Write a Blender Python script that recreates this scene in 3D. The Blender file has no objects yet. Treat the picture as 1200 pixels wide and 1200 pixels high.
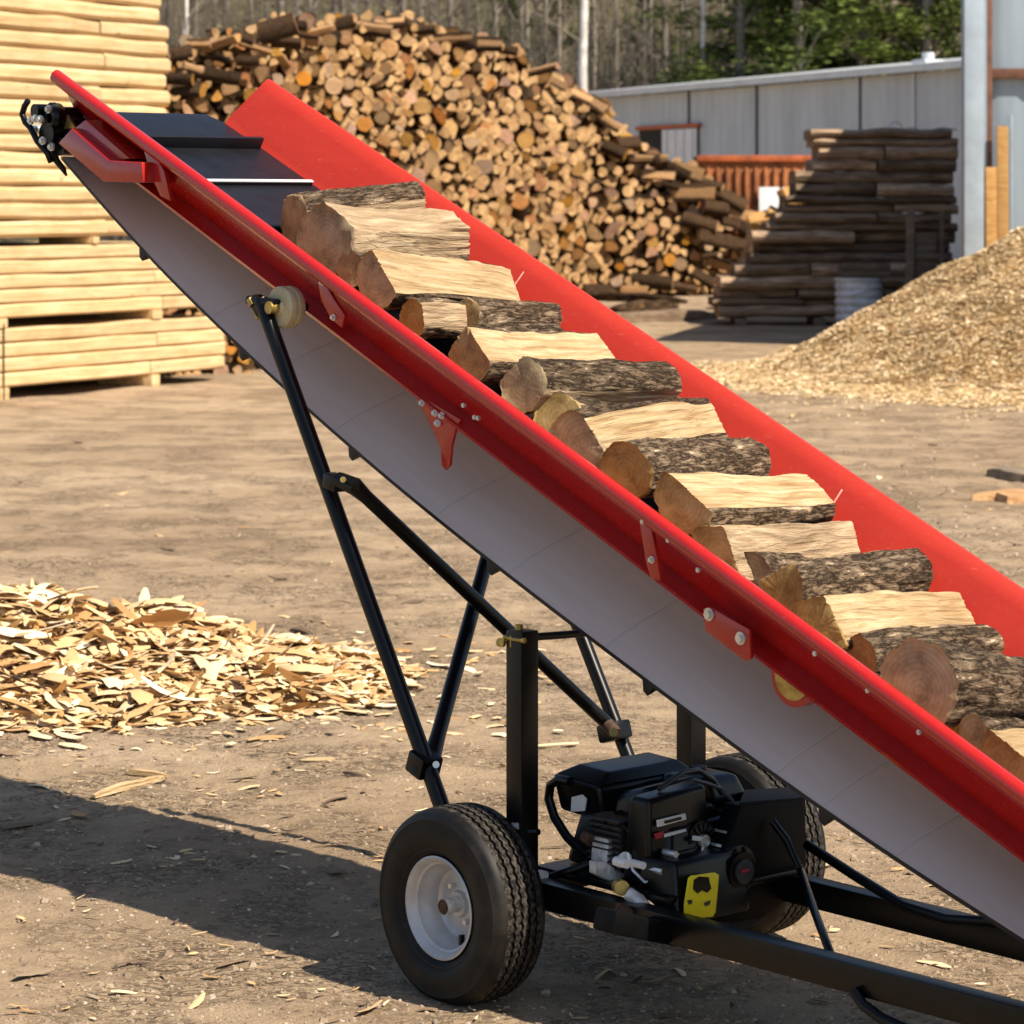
import bpy, bmesh, math, random
from mathutils import Vector, Matrix, noise as MN
R = math.radians
random.seed(7)
scene = bpy.context.scene
col = scene.collection
def nz(x, y=0.0, z=0.0): return MN.noise(Vector((x, y, z)))

# ------------------------------------------------------------------ camera
F, HZ, H = 3400.0, 240.0, 1.7            # focal length in photo pixels, horizon row, eye height
cam = bpy.data.cameras.new('camera'); camo = bpy.data.objects.new('camera', cam); col.objects.link(camo)
cam.sensor_width = 36; cam.lens = 36 * F / 1200; cam.shift_y = -0.3
cam.clip_start = 0.1; cam.clip_end = 600
camo.location = (0, 0, H); camo.rotation_euler = (R(90), 0, 0)
cam.dof.use_dof = True; cam.dof.focus_distance = 6.6; cam.dof.aperture_fstop = 10
scene.camera = camo
scene.render.resolution_x = 1024; scene.render.resolution_y = 1024

# ------------------------------------------------------------------ surveyed frames
def n2(x, y):
    l = math.hypot(x, y); return x / l, y / l
L = n2(.662, -.75); A = (-L[1], L[0]); C = (.24, 6.52)
Ka = C[0]*A[0] + C[1]*A[1]; Kl = C[0]*L[0] + C[1]*L[1]
def mo(u, v, o):                          # sight line through (u, v) met with the machine plane at side offset o
    x = (u-600)/F; Y = (o+Ka)/(A[0]*x+A[1]); X = x*Y
    return Vector((X*L[0]+Y*L[1]-Kl, o, H-(v-HZ)/F*Y))
def ms(u, v, s):                          # ... with the machine plane at lengthwise offset s
    x = (u-600)/F; Y = (s+Kl)/(L[0]*x+L[1]); X = x*Y
    return Vector((s, X*A[0]+Y*A[1]-Ka, H-(v-HZ)/F*Y))
ALPHA = math.atan(.4375); CA, SA = math.cos(ALPHA), math.sin(ALPHA)
O_S, O_Z = -1.830, 1.928
def cv(t, o, n): return Vector((O_S + CA*t + SA*n, o, O_Z - SA*t + CA*n))
def icv(p): return ((p[0]-O_S)*CA - (p[2]-O_Z)*SA, p[1], (p[0]-O_S)*SA + (p[2]-O_Z)*CA)
def gp(u, v):                             # ground point
    Y = H*F/(v-HZ); return Vector(((u-600)/F*Y, Y, 0))
def wp(u, v, Y): return Vector(((u-600)/F*Y, Y, H-(v-HZ)/F*Y))

# ------------------------------------------------------------------ materials
class NT:
    def __init__(s, name):
        s.m = bpy.data.materials.new(name); s.m.use_nodes = True
        s.t = s.m.node_tree; s.b = s.t.nodes['Principled BSDF']
        s.c = s.t.nodes.new('ShaderNodeTexCoord')
    def n(s, ty, **k):
        x = s.t.nodes.new(ty)
        for a, b in k.items(): setattr(x, a, b)
        return x
    def l(s, a, b): s.t.links.new(a, b)
    def coord(s, scale=(1, 1, 1), which='Object', rnd=False):
        mp = s.n('ShaderNodeMapping'); mp.inputs['Scale'].default_value = scale
        src = s.c.outputs[which]
        if rnd:
            oi = s.n('ShaderNodeObjectInfo'); ml = s.n('ShaderNodeMath', operation='MULTIPLY'); ml.inputs[1].default_value = 57.0
            s.l(oi.outputs['Random'], ml.inputs[0])
            ad = s.n('ShaderNodeVectorMath', operation='ADD'); s.l(src, ad.inputs[0]); s.l(ml.outputs[0], ad.inputs[1]); src = ad.outputs[0]
        s.l(src, mp.inputs['Vector']); return mp.outputs[0]
    def noise(s, vec, scale=5, detail=4, rough=.6, dist=0):
        x = s.n('ShaderNodeTexNoise'); x.inputs['Scale'].default_value = scale; x.inputs['Detail'].default_value = detail
        x.inputs['Roughness'].default_value = rough; x.inputs['Distortion'].default_value = dist
        s.l(vec, x.inputs['Vector']); return x.outputs['Fac']
    def ramp(s, fac, stops):
        x = s.n('ShaderNodeValToRGB'); e = x.color_ramp.elements
        while len(e) < len(stops): e.new(.5)
        for i, (p, c) in enumerate(stops):
            e[i].position = p; e[i].color = (c[0], c[1], c[2], 1) if hasattr(c, '__len__') else (c, c, c, 1)
        s.l(fac, x.inputs[0]); return x.outputs[0]
    def mix(s, fac, a, b, mode='MIX'):
        x = s.n('ShaderNodeMix', data_type='RGBA', blend_type=mode)
        for sock, val in ((x.inputs[0], fac), (x.inputs[6], a), (x.inputs[7], b)):
            if hasattr(val, 'links'): s.l(val, sock)
            elif hasattr(val, '__len__'): sock.default_value = (*val, 1)
            else: sock.default_value = val
        return x.outputs[2]
    def vary(s, colr, lo, hi):                     # per-object brightness variation
        oi = s.n('ShaderNodeObjectInfo'); mr = s.n('ShaderNodeMapRange')
        mr.inputs['To Min'].default_value = lo; mr.inputs['To Max'].default_value = hi
        s.l(oi.outputs['Random'], mr.inputs[0])
        return s.mix(1.0, colr, mr.outputs[0], 'MULTIPLY')
    def base(s, v):
        if hasattr(v, 'links'): s.l(v, s.b.inputs['Base Color'])
        else: s.b.inputs['Base Color'].default_value = (*v, 1)
    def bump(s, h, strength=.4, dist=.01):
        x = s.n('ShaderNodeBump'); x.inputs['Strength'].default_value = strength; x.inputs['Distance'].default_value = dist
        s.l(h, x.inputs['Height']); s.l(x.outputs[0], s.b.inputs['Normal'])
    def set(s, rough=.5, metal=0, spec=.5):
        s.b.inputs['Roughness'].default_value = rough; s.b.inputs['Metallic'].default_value = metal
        s.b.inputs['Specular IOR Level'].default_value = spec; return s.m
def simple(name, c, rough=.5, metal=0, var=.25, scale=20, spec=.5, bump=.0):
    k = NT(name); v = k.coord((1, 1, 1))
    f = k.noise(v, scale, 5)
    k.base(k.ramp(f, [(.3, [x*(1-var) for x in c]), (.7, [min(1, x*(1+var)) for x in c])]))
    if bump: k.bump(f, bump, .005)
    return k.set(rough, metal, spec)
def wood(name, cols, stretch=(1.2, 16, 16), rough=.75, bump=.4, lo=.75, hi=1.15, knots=True, bd=.004):
    k = NT(name); v = k.coord(stretch, rnd=True)
    f = k.noise(v, 3.2, 7, .62, .6)
    c = k.ramp(f, [(.28, cols[0]), (.5, cols[1]), (.72, cols[2])])
    v2 = k.coord((1.5, 3, 3), rnd=True); f2 = k.noise(v2, 2.5, 3)
    c = k.mix(k.ramp(f2, [(.45, 0), (.75, .55)]), c, cols[0])
    if knots:
        v3 = k.coord((3, 9, 9), rnd=True); f3 = k.noise(v3, 2.2, 2)
        c = k.mix(k.ramp(f3, [(.68, 0), (.76, .6)]), c, [x*.35 for x in cols[0]])
    k.base(k.vary(c, lo, hi)); k.bump(f, bump, bd)
    return k.set(rough, 0, .25)
def bark(name, cols, scale=1.0, lo=.7, hi=1.2, dist=.012):
    k = NT(name)
    f = k.noise(k.coord((10*scale, 44*scale, 44*scale), rnd=True), 1.0, 7, .68, .22)
    ab = k.n('ShaderNodeMath', operation='SUBTRACT'); k.l(f, ab.inputs[0]); ab.inputs[1].default_value = .5
    a2 = k.n('ShaderNodeMath', operation='ABSOLUTE'); k.l(ab.outputs[0], a2.inputs[0])
    fine = k.noise(k.coord((60*scale, 110*scale, 110*scale), rnd=True), 1.0, 6, .7)
    ml = k.n('ShaderNodeMath', operation='MULTIPLY_ADD'); k.l(fine, ml.inputs[0]); ml.inputs[1].default_value = .11; k.l(a2.outputs[0], ml.inputs[2])
    h = ml.outputs[0]
    c = k.ramp(h, [(.06, cols[2]), (.115, cols[1]), (.19, cols[0])])
    big = k.noise(k.coord((7*scale, 14*scale, 14*scale), rnd=True), 1.0, 4, .6)
    c = k.mix(k.ramp(big, [(.50, 0), (.62, .75)]), c, k.mix(k.ramp(h, [(.06, 0), (.13, 1)]), [x*.6 for x in cols[2]], cols[3]))
    k.base(k.vary(c, lo, hi)); k.bump(k.ramp(h, [(.03, 0), (.20, 1)]), 1.0, dist)
    return k.set(.9, 0, .12)
def endgrain(name, cols, lo=.7, hi=1.2, sc=1.0):
    k = NT(name); v = k.coord((1, 1, 1), rnd=False)
    sep = k.n('ShaderNodeSeparateXYZ'); k.l(v, sep.inputs[0]); cmb = k.n('ShaderNodeCombineXYZ')
    k.l(sep.outputs[1], cmb.inputs[1]); k.l(sep.outputs[2], cmb.inputs[2])
    ln = k.n('ShaderNodeVectorMath', operation='LENGTH'); k.l(cmb.outputs[0], ln.inputs[0])
    f = k.noise(k.coord((1, 1, 1), rnd=True), 18*sc, 6, .65)
    a = k.n('ShaderNodeMath', operation='MULTIPLY_ADD'); k.l(ln.outputs['Value'], a.inputs[0]); a.inputs[1].default_value = 620*sc
    fm = k.n('ShaderNodeMath', operation='MULTIPLY'); k.l(f, fm.inputs[0]); fm.inputs[1].default_value = 9
    k.l(fm.outputs[0], a.inputs[2])
    sn = k.n('ShaderNodeMath', operation='SINE'); k.l(a.outputs[0], sn.inputs[0])
    ring = k.ramp(sn.outputs[0], [(0, .75), (1, 1.0)])
    c = k.ramp(f, [(.3, cols[0]), (.52, cols[1]), (.72, cols[2])])
    c = k.mix(.5, c, ring, 'MULTIPLY')
    if hi > lo:
        oi = k.n('ShaderNodeObjectInfo'); wn = k.n('ShaderNodeTexWhiteNoise'); wn.noise_dimensions = '1D'; k.l(oi.outputs['Random'], wn.inputs['W'])
        sp = k.n('ShaderNodeSeparateColor'); k.l(wn.outputs['Color'], sp.inputs[0])
        hs = k.n('ShaderNodeHueSaturation'); k.l(c, hs.inputs['Color'])
        for o_, i_, x0, x1 in ((0, 'Hue', .485, .512), (1, 'Saturation', .65, 1.15), (2, 'Value', lo, hi)):
            mr = k.n('ShaderNodeMapRange'); mr.inputs['To Min'].default_value = x0; mr.inputs['To Max'].default_value = x1
            k.l(sp.outputs[o_], mr.inputs[0]); k.l(mr.outputs[0], hs.inputs[i_])
        c = hs.outputs[0]
    k.base(c); k.bump(f, .5, .004)
    return k.set(.8, 0, .2)

def red_paint():
    k = NT('red_paint'); v = k.coord((1, 1, 1))
    f = k.noise(v, 3, 4); f2 = k.noise(v, 60, 6, .75)
    c = k.ramp(f, [(.35, (.45, .012, .008)), (.7, (.50, .017, .010))])
    c = k.mix(k.ramp(f2, [(.60, 0), (.78, .3)]), c, (.40, .20, .13))
    k.base(c)
    rr = k.ramp(f2, [(.3, .16), (.8, .34)]); k.l(rr, k.b.inputs['Roughness'])
    k.b.inputs['Coat Weight'].default_value = .5; k.b.inputs['Coat Roughness'].default_value = .1
    return k.m
def red_dusty():
    k = NT('dusty_red_paint'); v = k.coord((1, 1, 1))
    f = k.noise(k.coord((1, 5, 5)), 3, 5, .7); f2 = k.noise(v, 75, 6, .8)
    c = k.ramp(f, [(.3, (.42, .025, .013)), (.75, (.47, .033, .017))])
    c = k.mix(k.ramp(f2, [(.55, 0), (.76, .22)]), c, (.42, .17, .10)); sc_ = k.noise(k.coord((1.2, 60, 60)), 2.2, 4, .7); c = k.mix(k.ramp(sc_, [(.64, 0), (.74, .32)]), c, (.55, .27, .19))
    k.base(c); return k.set(.48, 0, .4)
M = {}
M['red'] = red_paint(); M['red_dusty'] = red_dusty()
M['black'] = simple('black_paint', (.0032, .0032, .0036), .32, 0, .4, 30, .3)
M['primer'] = simple('dusty_primer', (.46, .31, .25), .7, 0, .2, 9)
M['matteblack'] = simple('matte_black_sheet', (.0028, .0028, .003), .55, 0, .4, 30, .12)
M['blackplastic'] = simple('black_plastic', (.003, .003, .0033), .3, 0, .3, 40, .3)
M['rubber'] = simple('black_belt_rubber', (.006, .007, .011), .45, 0, .4, 12, .4, .15)
M['beltback'] = None
M['steel'] = simple('bright_steel', (.68, .67, .63), .3, .6, .2, 40)
M['brass'] = simple('yellow_zinc', (.45, .33, .10), .4, .8, .35, 50)
M['nylon'] = simple('cream_nylon', (.62, .52, .30), .5, 0, .18, 30)
M['alu'] = simple('cast_aluminium', (.62, .61, .58), .45, .15, .4, 60, .5, .3)
M['silver'] = simple('silver_paint', (.50, .50, .50), .38, .25, .16, 16)
M['rust'] = simple('rusty_steel', (.07, .035, .02), .8, .1, .6, 60)
M['yellow'] = simple('yellow_label', (.95, .76, .01), .45, 0, .06, 30)
M['whitelabel'] = simple('white_label', (.70, .70, .68), .5, 0, .1, 200)
M['redlabel'] = simple('red_label', (.40, .015, .03), .5, 0, .1, 60)
M['darkgrey'] = simple('dark_grey_plastic', (.030, .030, .033), .45, 0, .3, 40)
M['whiteline'] = simple('white_line_paint', (.72, .72, .72), .5, 0, .08, 40)
M['seam'] = simple('pale_belt_seam', (.93, .90, .86), .5, 0, .03, 40)
M['palejoint'] = simple('scuffed_joint', (.70, .33, .25), .6, 0, .2, 60)
def beltback():
    k = NT('pale_belt_backing'); v = k.coord((1, 1, 1))
    f = k.noise(k.coord((1.5, 14, 1.5)), 2.5, 5, .6); f2 = k.noise(v, 90, 4, .7)
    c = k.ramp(f, [(.3, (.84, .72, .60)), (.7, (.89, .79, .67))])
    c = k.mix(k.ramp(f2, [(.6, 0), (.8, .25)]), c, (.5, .46, .43))
    k.base(c); k.bump(f2, .08, .002); return k.set(.6, 0, .3)
M['beltback'] = beltback()
def tyre_mat():
    k = NT('tyre_rubber'); v = k.coord((1, 1, 1)); f = k.noise(v, 30, 6, .7)
    c = k.ramp(f, [(.35, (.004, .004, .004)), (.75, (.010, .0095, .009))]); c = k.mix(k.ramp(k.noise(v, 7, 5, .7), [(.48, 0), (.72, .55)]), c, (.045, .037, .029)); k.base(c); k.bump(f, .15, .003); return k.set(.55, 0, .25)
M['tyre'] = tyre_mat()
def tread_mat():
    k = NT('dusty_tread'); f = k.noise(k.coord((1, 1, 1)), 95, 5, .75)
    k.base(k.ramp(f, [(.45, (.008, .0075, .007)), (.72, (.12, .10, .08))])); k.bump(f, .5, .004); return k.set(.8, 0, .2)
M['tread'] = tread_mat()
M['splitwood'] = wood('pale_split_wood', [(.27, .15, .06), (.52, .37, .195), (.68, .54, .34)], (1.8, 26, 26), .75, 1.0, .84, 1.08, False, .012)
M['bark'] = bark('rough_bark', [(.47, .35, .23), (.29, .20, .125), (.05, .033, .021), (.23, .155, .092)])
M['splitgrey'] = wood('weathered_split_face', [(.20, .13, .07), (.42, .30, .18), (.62, .49, .32)], (2.2, 22, 22), .85, 1.0, .85, 1.1, True, .014)
M['endwood'] = endgrain('sawn_log_end', [(.20, .12, .043), (.38, .245, .093), (.48, .345, .16)], .8, 1.15)
M['pileend'] = endgrain('weathered_log_end', [(.20, .088, .025), (.40, .198, .062), (.56, .32, .12)], .5, 1.3, .35)
M['pilebark'] = bark('weathered_bark', [(.24, .15, .085), (.15, .085, .045), (.03, .02, .013), (.28, .17, .09)], .3, .6, 1.4, .04)
M['pilesplit'] = wood('weathered_split_wood', [(.24, .12, .05), (.42, .24, .11), (.55, .36, .18)], (.8, 8, 8), .8, .7, .6, 1.25, True, .015)
M['lumber'] = wood('sawn_softwood', [(.44, .28, .12), (.64, .455, .24), (.73, .555, .33)], (.35, 7, 7), .7, .5, .84, 1.1, True, .01)
M['slab'] = wood('dark_weathered_slab', [(.07, .048, .034), (.30, .205, .13), (.55, .40, .27)], (.5, 9, 9), .9, .8, .45, 1.7, True, .02)
M['oldwood'] = wood('grey_old_wood', [(.12, .09, .06), (.22, .17, .12), (.30, .25, .18)], (1, 8, 8), .85, .6)
M['orangewood'] = wood('orange_board_wood', [(.35, .17, .05), (.48, .27, .09), (.55, .35, .15)], (1, 8, 8), .8, .4)
def corr(name, c, sx, rough=.45):
    k = NT(name); v = k.coord((1, 1, 1)); f = k.noise(k.coord((.8, .8, .25)), 1.3, 5, .65)
    cc = k.ramp(f, [(.3, [x*.82 for x in c]), (.7, [x*1.12 for x in c])])
    f2 = k.noise(k.coord((5, 5, .3)), 2, 4); cc = k.mix(k.ramp(f2, [(.62, 0), (.8, .22)]), cc, (.30, .29, .27)); k.base(cc)
    return k.set(rough, .15, .4)
M['shed'] = corr('grey_steel_siding', (.47, .51, .55), 1)
M['roof'] = simple('pale_steel_roof', (.62, .65, .67), .4, .2, .1, 2)
M['barn'] = corr('blue_grey_siding', (.27, .33, .39), 1)
M['postpaint'] = simple('blue_grey_post_paint', (.36, .43, .50), .45, .1, .15, 3)
M['redoxide'] = simple('rust_brown_steel', (.14, .06, .035), .7, 0, .4, 6)
M['orange'] = simple('orange_steel', (.42, .10, .025), .6, 0, .35, 5)
M['white'] = simple('white_sheet', (.70, .72, .73), .5, 0, .08, 3)
M['bluewhite'] = simple('pale_wrap', (.80, .80, .79), .4, 0, .2, 8, .5, .3)
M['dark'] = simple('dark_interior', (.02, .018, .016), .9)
M['greybark'] = simple('grey_tree_bark', (.23, .195, .155), .9, 0, .35, 4)
M['birch'] = simple('white_birch_bark', (.60, .57, .52), .8, 0, .3, 5)
M['twig'] = simple('bare_twigs', (.19, .16, .12), .9, 0, .3, 1)
def leafmat(name, a, b):
    k = NT(name); f = k.noise(k.coord((1, 1, 1)), 1.1, 4, .7); k.base(k.vary(k.ramp(f, [(.35, a), (.68, b)]), .8, 1.2)); k.b.inputs['Subsurface Weight'].default_value = 0
    return k.set(.7, 0, .2)
M['pine'] = leafmat('evergreen_leaf', (.035, .060, .012), (.145, .18, .035))
M['brushleaf'] = leafmat('brown_olive_brush', (.13, .105, .06), (.22, .185, .09))

# ------------------------------------------------------------------ mesh builder
class MB:
    def __init__(s): s.bm = bmesh.new(); s.mats = []
    def mi(s, m):
        if m not in s.mats: s.mats.append(m)
        return s.mats.index(m)
    def quad(s, vs, m, smooth=False):
        try:
            f = s.bm.faces.new(vs); f.material_index = s.mi(m); f.smooth = smooth; return f
        except ValueError: return None
    def box(s, c, size, m, rot=None, bev=0.0):
        r = bmesh.ops.create_cube(s.bm, size=1.0)
        vs = r['verts']
        mt = Matrix.Translation(Vector(c)) @ (rot.to_4x4() if rot else Matrix.Identity(4)) @ Matrix.Diagonal((*size, 1))
        bmesh.ops.transform(s.bm, matrix=mt, verts=vs)
        fs = {f for v in vs for f in v.link_faces}; k = s.mi(m)
        for f in fs: f.material_index = k
        if bev:
            es = list({e for f in fs for e in f.edges})
            rr = bmesh.ops.bevel(s.bm, geom=es, offset=bev, segments=2, profile=.6, affect='EDGES')
            for f in rr['faces']: f.material_index = k
        return s
    def hexa(s, pts, m, bev=0.0):            # 8 points: bottom ring 4, top ring 4
        v = [s.bm.verts.new(p) for p in pts]; k = s.mi(m)
        fs = [s.bm.faces.new([v[i] for i in q]) for q in ((3, 2, 1, 0), (4, 5, 6, 7), (0, 1, 5, 4), (1, 2, 6, 5), (2, 3, 7, 6), (3, 0, 4, 7))]
        for f in fs: f.material_index = k
        bmesh.ops.recalc_face_normals(s.bm, faces=fs)
        if bev:
            es = list({e for f in fs for e in f.edges})
            rr = bmesh.ops.bevel(s.bm, geom=es, offset=bev, segments=3, profile=.6, affect='EDGES')
            for f in rr['faces']: f.material_index = k
        return s
    def tube(s, pts, rad, m, seg=12, caps=True, smooth=True):
        pts = [Vector(p) for p in pts]; n = len(pts)
        rad = rad if hasattr(rad, '__len__') else [rad]*n
        d0 = (pts[1]-pts[0]).normalized(); up = Vector((0, 0, 1)) if abs(d0.z) < .9 else Vector((1, 0, 0))
        x = d0.cross(up).normalized(); rings = []
        for i, p in enumerate(pts):
            d = (pts[min(i+1, n-1)]-pts[max(i-1, 0)]).normalized()
            x = (x - d*x.dot(d)).normalized(); y = d.cross(x)
            rings.append([s.bm.verts.new(p + (x*math.cos(2*math.pi*k/seg)+y*math.sin(2*math.pi*k/seg))*rad[i]) for k in range(seg)])
        for a, b in zip(rings, rings[1:]):
            for k in range(seg): s.quad([a[k], a[(k+1) % seg], b[(k+1) % seg], b[k]], m, smooth)
        if caps: s.quad(rings[0][::-1], m); s.quad(rings[-1], m)
        return s
    def cyl(s, p, q, r, m, seg=20): return s.tube([p, q], r, m, seg, True)
    def bar(s, p, q, w, h, m, bev=.003, up=(0, 0, 1)):      # rectangular bar from p to q
        p, q = Vector(p), Vector(q); d = (q-p); l = d.length; d.normalize(); u = Vector(up)
        y = u.cross(d).normalized(); z = d.cross(y)
        return s.box((p+q)/2, (l, w, h), m, Matrix((d, y, z)).transposed(), bev)
    def prism(s, poly, off, m, bev=0.0):      # polygon of 3-D points extruded by vector off
        off = Vector(off); a = [s.bm.verts.new(Vector(p)) for p in poly]; b = [s.bm.verts.new(Vector(p)+off) for p in poly]
        n = len(a); fs = [s.quad(a, m), s.quad(b[::-1], m)]
        for i in range(n): fs.append(s.quad([a[i], b[i], b[(i+1) % n], a[(i+1) % n]], m))
        fs = [f for f in fs if f]; bmesh.ops.recalc_face_normals(s.bm, faces=fs)
        if bev:
            k = s.mi(m); es = list({e for f in fs for e in f.edges})
            rr = bmesh.ops.bevel(s.bm, geom=es, offset=bev, segments=2, profile=.6, affect='EDGES')
            for f in rr['faces']: f.material_index = k
        return s
    def lathe(s, prof, m, c=(0, 0, 0), seg=64, zig=None, mats=None):   # axis = local y; prof = (y, r)
        rings = []
        for i, (y, r) in enumerate(prof):
            ring = []
            for k in range(seg):
                a = 2*math.pi*k/seg; yy = y + (zig[i]*(1 if k % 2 else -1) if zig else 0)
                ring.append(s.bm.verts.new((c[0]+r*math.cos(a), c[1]+yy, c[2]+r*math.sin(a))))
            rings.append(ring)
        for j, (a, b) in enumerate(zip(rings, rings[1:])):
            mm = mats[j] if mats else m
            for k in range(seg): s.quad([a[k], b[k], b[(k+1) % seg], a[(k+1) % seg]], mm, True)
        return s
    def strip(s, secs, m, closed=False, smooth=True):      # loft between lists of points
        rings = [[s.bm.verts.new(p) for p in sec] for sec in secs]; n = len(rings[0])
        for a, b in zip(rings, rings[1:]):
            for k in range(n if closed else n-1):
                mm = m[k] if isinstance(m, list) else m
                s.quad([a[k], a[(k+1) % n], b[(k+1) % n], b[k]], mm, smooth)
        if closed:
            m0 = m[0] if isinstance(m, list) else m
            s.quad(rings[0][::-1], m0); s.quad(rings[-1], m0)
        return s
    def mesh(s, name, sharp=38):
        me = bpy.data.meshes.new(name); s.bm.to_mesh(me); s.bm.free()
        for m in s.mats: me.materials.append(M[m])
        if sharp: 
            for p in me.polygons: p.use_smooth = True
            me.set_sharp_from_angle(angle=R(sharp))
        return me
    def obj(s, name, parent=None, loc=None, sharp=38):
        return link(name, s.mesh(name, sharp), parent, loc)
def link(name, me, parent=None, loc=None):
    o = bpy.data.objects.new(name, me); col.objects.link(o)
    if parent: o.parent = parent
    if loc is not None: o.location = loc
    return o
def pydata(name, v, f, mats, idx=None, smooth=False):
    me = bpy.data.meshes.new(name); me.from_pydata(v, [], f)
    for m in mats: me.materials.append(M[m])
    if idx: me.polygons.foreach_set('material_index', idx)
    if smooth: me.polygons.foreach_set('use_smooth', [True]*len(f))
    me.update(); return me
def empty(name, loc, rz=0):
    o = bpy.data.objects.new(name, None); o.empty_display_size = .2; col.objects.link(o); o.location = loc; o.rotation_euler = (0, 0, rz); return o
def tag(o, label=None, cat=None, group=None, kind=None):
    if label: o['label'] = label
    if cat: o['category'] = cat
    if group: o['group'] = group
    if kind: o['kind'] = kind
    return o

# ------------------------------------------------------------------ ground
def ground_z(x, y):
    d = max(0.0, min(1.0, (30-y)/14))
    z = .018*nz(x*1.1, y*.9) + (.014*nz(x*3.1, y*3.3, 3) + .010*nz(x*9, y*11, 5) + .007*nz(x*23, y*26, 9))*d
    if abs(x-.3) < 1.4 and 5 < y < 8: z = min(z, .004)
    return z
def build_ground():
    ys = []; y = 3.0
    while y < 14: ys.append(y); y += .018 if y > 5.4 else .1
    while y < 60: ys.append(y); y *= 1.006
    while y < 420: ys.append(y); y *= 1.08
    xs = []; x = -3.2
    while x < 3.2: xs.append(x); x += .022
    x = 3.2; st = .03
    right = []
    while x < 400: right.append(x); st *= 1.09; x += st
    xs = [-a-.02 for a in right[::-1]] + xs + right
    nx, ny = len(xs), len(ys)
    v = [(x, y, ground_z(x, y) if abs(x) < 12 and y < 60 else 0.0) for y in ys for x in xs]
    f = [(j*nx+i, j*nx+i+1, (j+1)*nx+i+1, (j+1)*nx+i) for j in range(ny-1) for i in range(nx-1)]
    k = NT('dirt'); v0 = k.coord((1, 1, 1))
    n1 = k.noise(k.coord((.55, 1.0, 1)), .75, 6, .62, .4); n2_ = k.noise(v0, 9, 8, .72); n3 = k.noise(v0, 85, 5, .75); n4 = k.noise(k.coord((1.2, 3.2, 1)), 1.6, 7, .7, .8)
    c = k.ramp(n1, [(.30, (.36, .258, .162)), (.52, (.46, .338, .217)), (.72, (.53, .40, .27))])
    c = k.mix(k.ramp(n4, [(.48, 0), (.68, .5)]), c, (.24, .168, .108))
    c = k.mix(k.ramp(n2_, [(.50, 0), (.72, .5)]), c, (.17, .12, .078))
    c = k.mix(k.ramp(n3, [(.60, 0), (.74, .55)]), c, (.50, .39, .26))
    c = k.mix(k.ramp(n3, [(.28, .6), (.40, 0)]), c, (.09, .065, .045))
    k.base(c)
    cr = k.noise(k.coord((1.5, 2.6, 1)), 11, 6, .65, 1.2); cb = k.n('ShaderNodeMath', operation='SUBTRACT'); k.l(cr, cb.inputs[0]); cb.inputs[1].default_value = .5
    ca_ = k.n('ShaderNodeMath', operation='ABSOLUTE'); k.l(cb.outputs[0], ca_.inputs[0]); crk = k.ramp(ca_.outputs[0], [(.0, .65), (.035, 0)])
    msk = k.ramp(k.noise(v0, 2.1, 4, .6), [(.45, 0), (.6, 1)]); c = k.mix(k.mix(1.0, crk, msk, 'MULTIPLY'), c, (.085, .058, .038))
    pat = k.noise(k.coord((.5, 1.1, 1)), .42, 5, .65); c = k.mix(k.ramp(pat, [(.54, 0), (.66, .4)]), c, (.21, .14, .088)); k.base(c)
    h = k.mix(.45, n2_, n3); h = k.mix(k.mix(1.0, crk, msk, 'MULTIPLY'), h, (0, 0, 0)); k.bump(h, 1.0, .03); k.set(.95, 0, .1)
    M['dirt'] = k.m
    tag(link('ground', pydata('ground', v, f, ['dirt'], smooth=True)), kind='structure')
build_ground()

# ------------------------------------------------------------------ conveyor
root = empty('log_conveyor', (C[0], C[1], 0), math.atan2(L[1], L[0]))
tag(root, 'red inclined firewood conveyor on black wheeled frame with small engine', 'conveyor')
TL = 3.95                                   # deck length
TFAR = icv(mo(315, 98, .345))[0]
def railprof(sg, t0, t1, name):
    # (o, n) outline of the folded sheet, outside then inside (closed loop)
    out = [(.218, -.028), (.262, -.040), (.268, -.030), (.232, -.012), (.244, .004)]
    face = [(.300, .078), (.315, .096)]
    lip = [(.338, .093), (.350, .100), (.357, .112), (.355, .126), (.345, .135), (.334, .134)]
    ins = [(.310, .104), (.240, .018), (.228, -.004), (.218, -.010)]
    pr_ = out + face + lip + ins
    mb = MB(); m = 'red' if sg < 0 else 'red_dusty'
    ts = [t0 + (t1-t0)*i/24 for i in range(25)]
    secs = [[cv(t, sg*o, n + .0012*nz(t*1.3, o*7)) for o, n in pr_] for t in ts]
    M.setdefault('low_bounce', simple('low_bounce_brown_paint', (.40, .18, .10), .7, 0, .35, 12))  # near rail's inner faces coloured brown to weaken red light bounced onto log ends
    mb.strip(secs, [('low_bounce' if sg < 0 and 12 <= k_ <= 15 else m) for k_ in range(len(pr_))], closed=True)
    bmesh.ops.recalc_face_normals(mb.bm, faces=mb.bm.faces)
    return mb.obj(name, root, sharp=50)
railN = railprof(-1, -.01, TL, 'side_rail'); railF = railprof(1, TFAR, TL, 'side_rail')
railN['label'] = 'glossy near side rail with rolled top lip'; railF['label'] = 'dusty far side rail seen from inside'
# near rail upper end reaches past the head as a tapering nose, the far one is cut square
mb = MB()
for (ua, va, ub, vb) in ((604, 341, 629, 310), (968, 616, 1001, 569)):
    ta = icv(mo(ub, vb, .345))[0]
    mb.strip([[cv(ta-.002+.02*(1-w), .246+.062*w, .0285+.0762*w) for w in (0, .5, 1)], [cv(ta+.003+.02*(1-w), .246+.062*w, .0285+.0762*w) for w in (0, .5, 1)]], 'palejoint')
mb.obj('panel_joint', railF)
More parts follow.
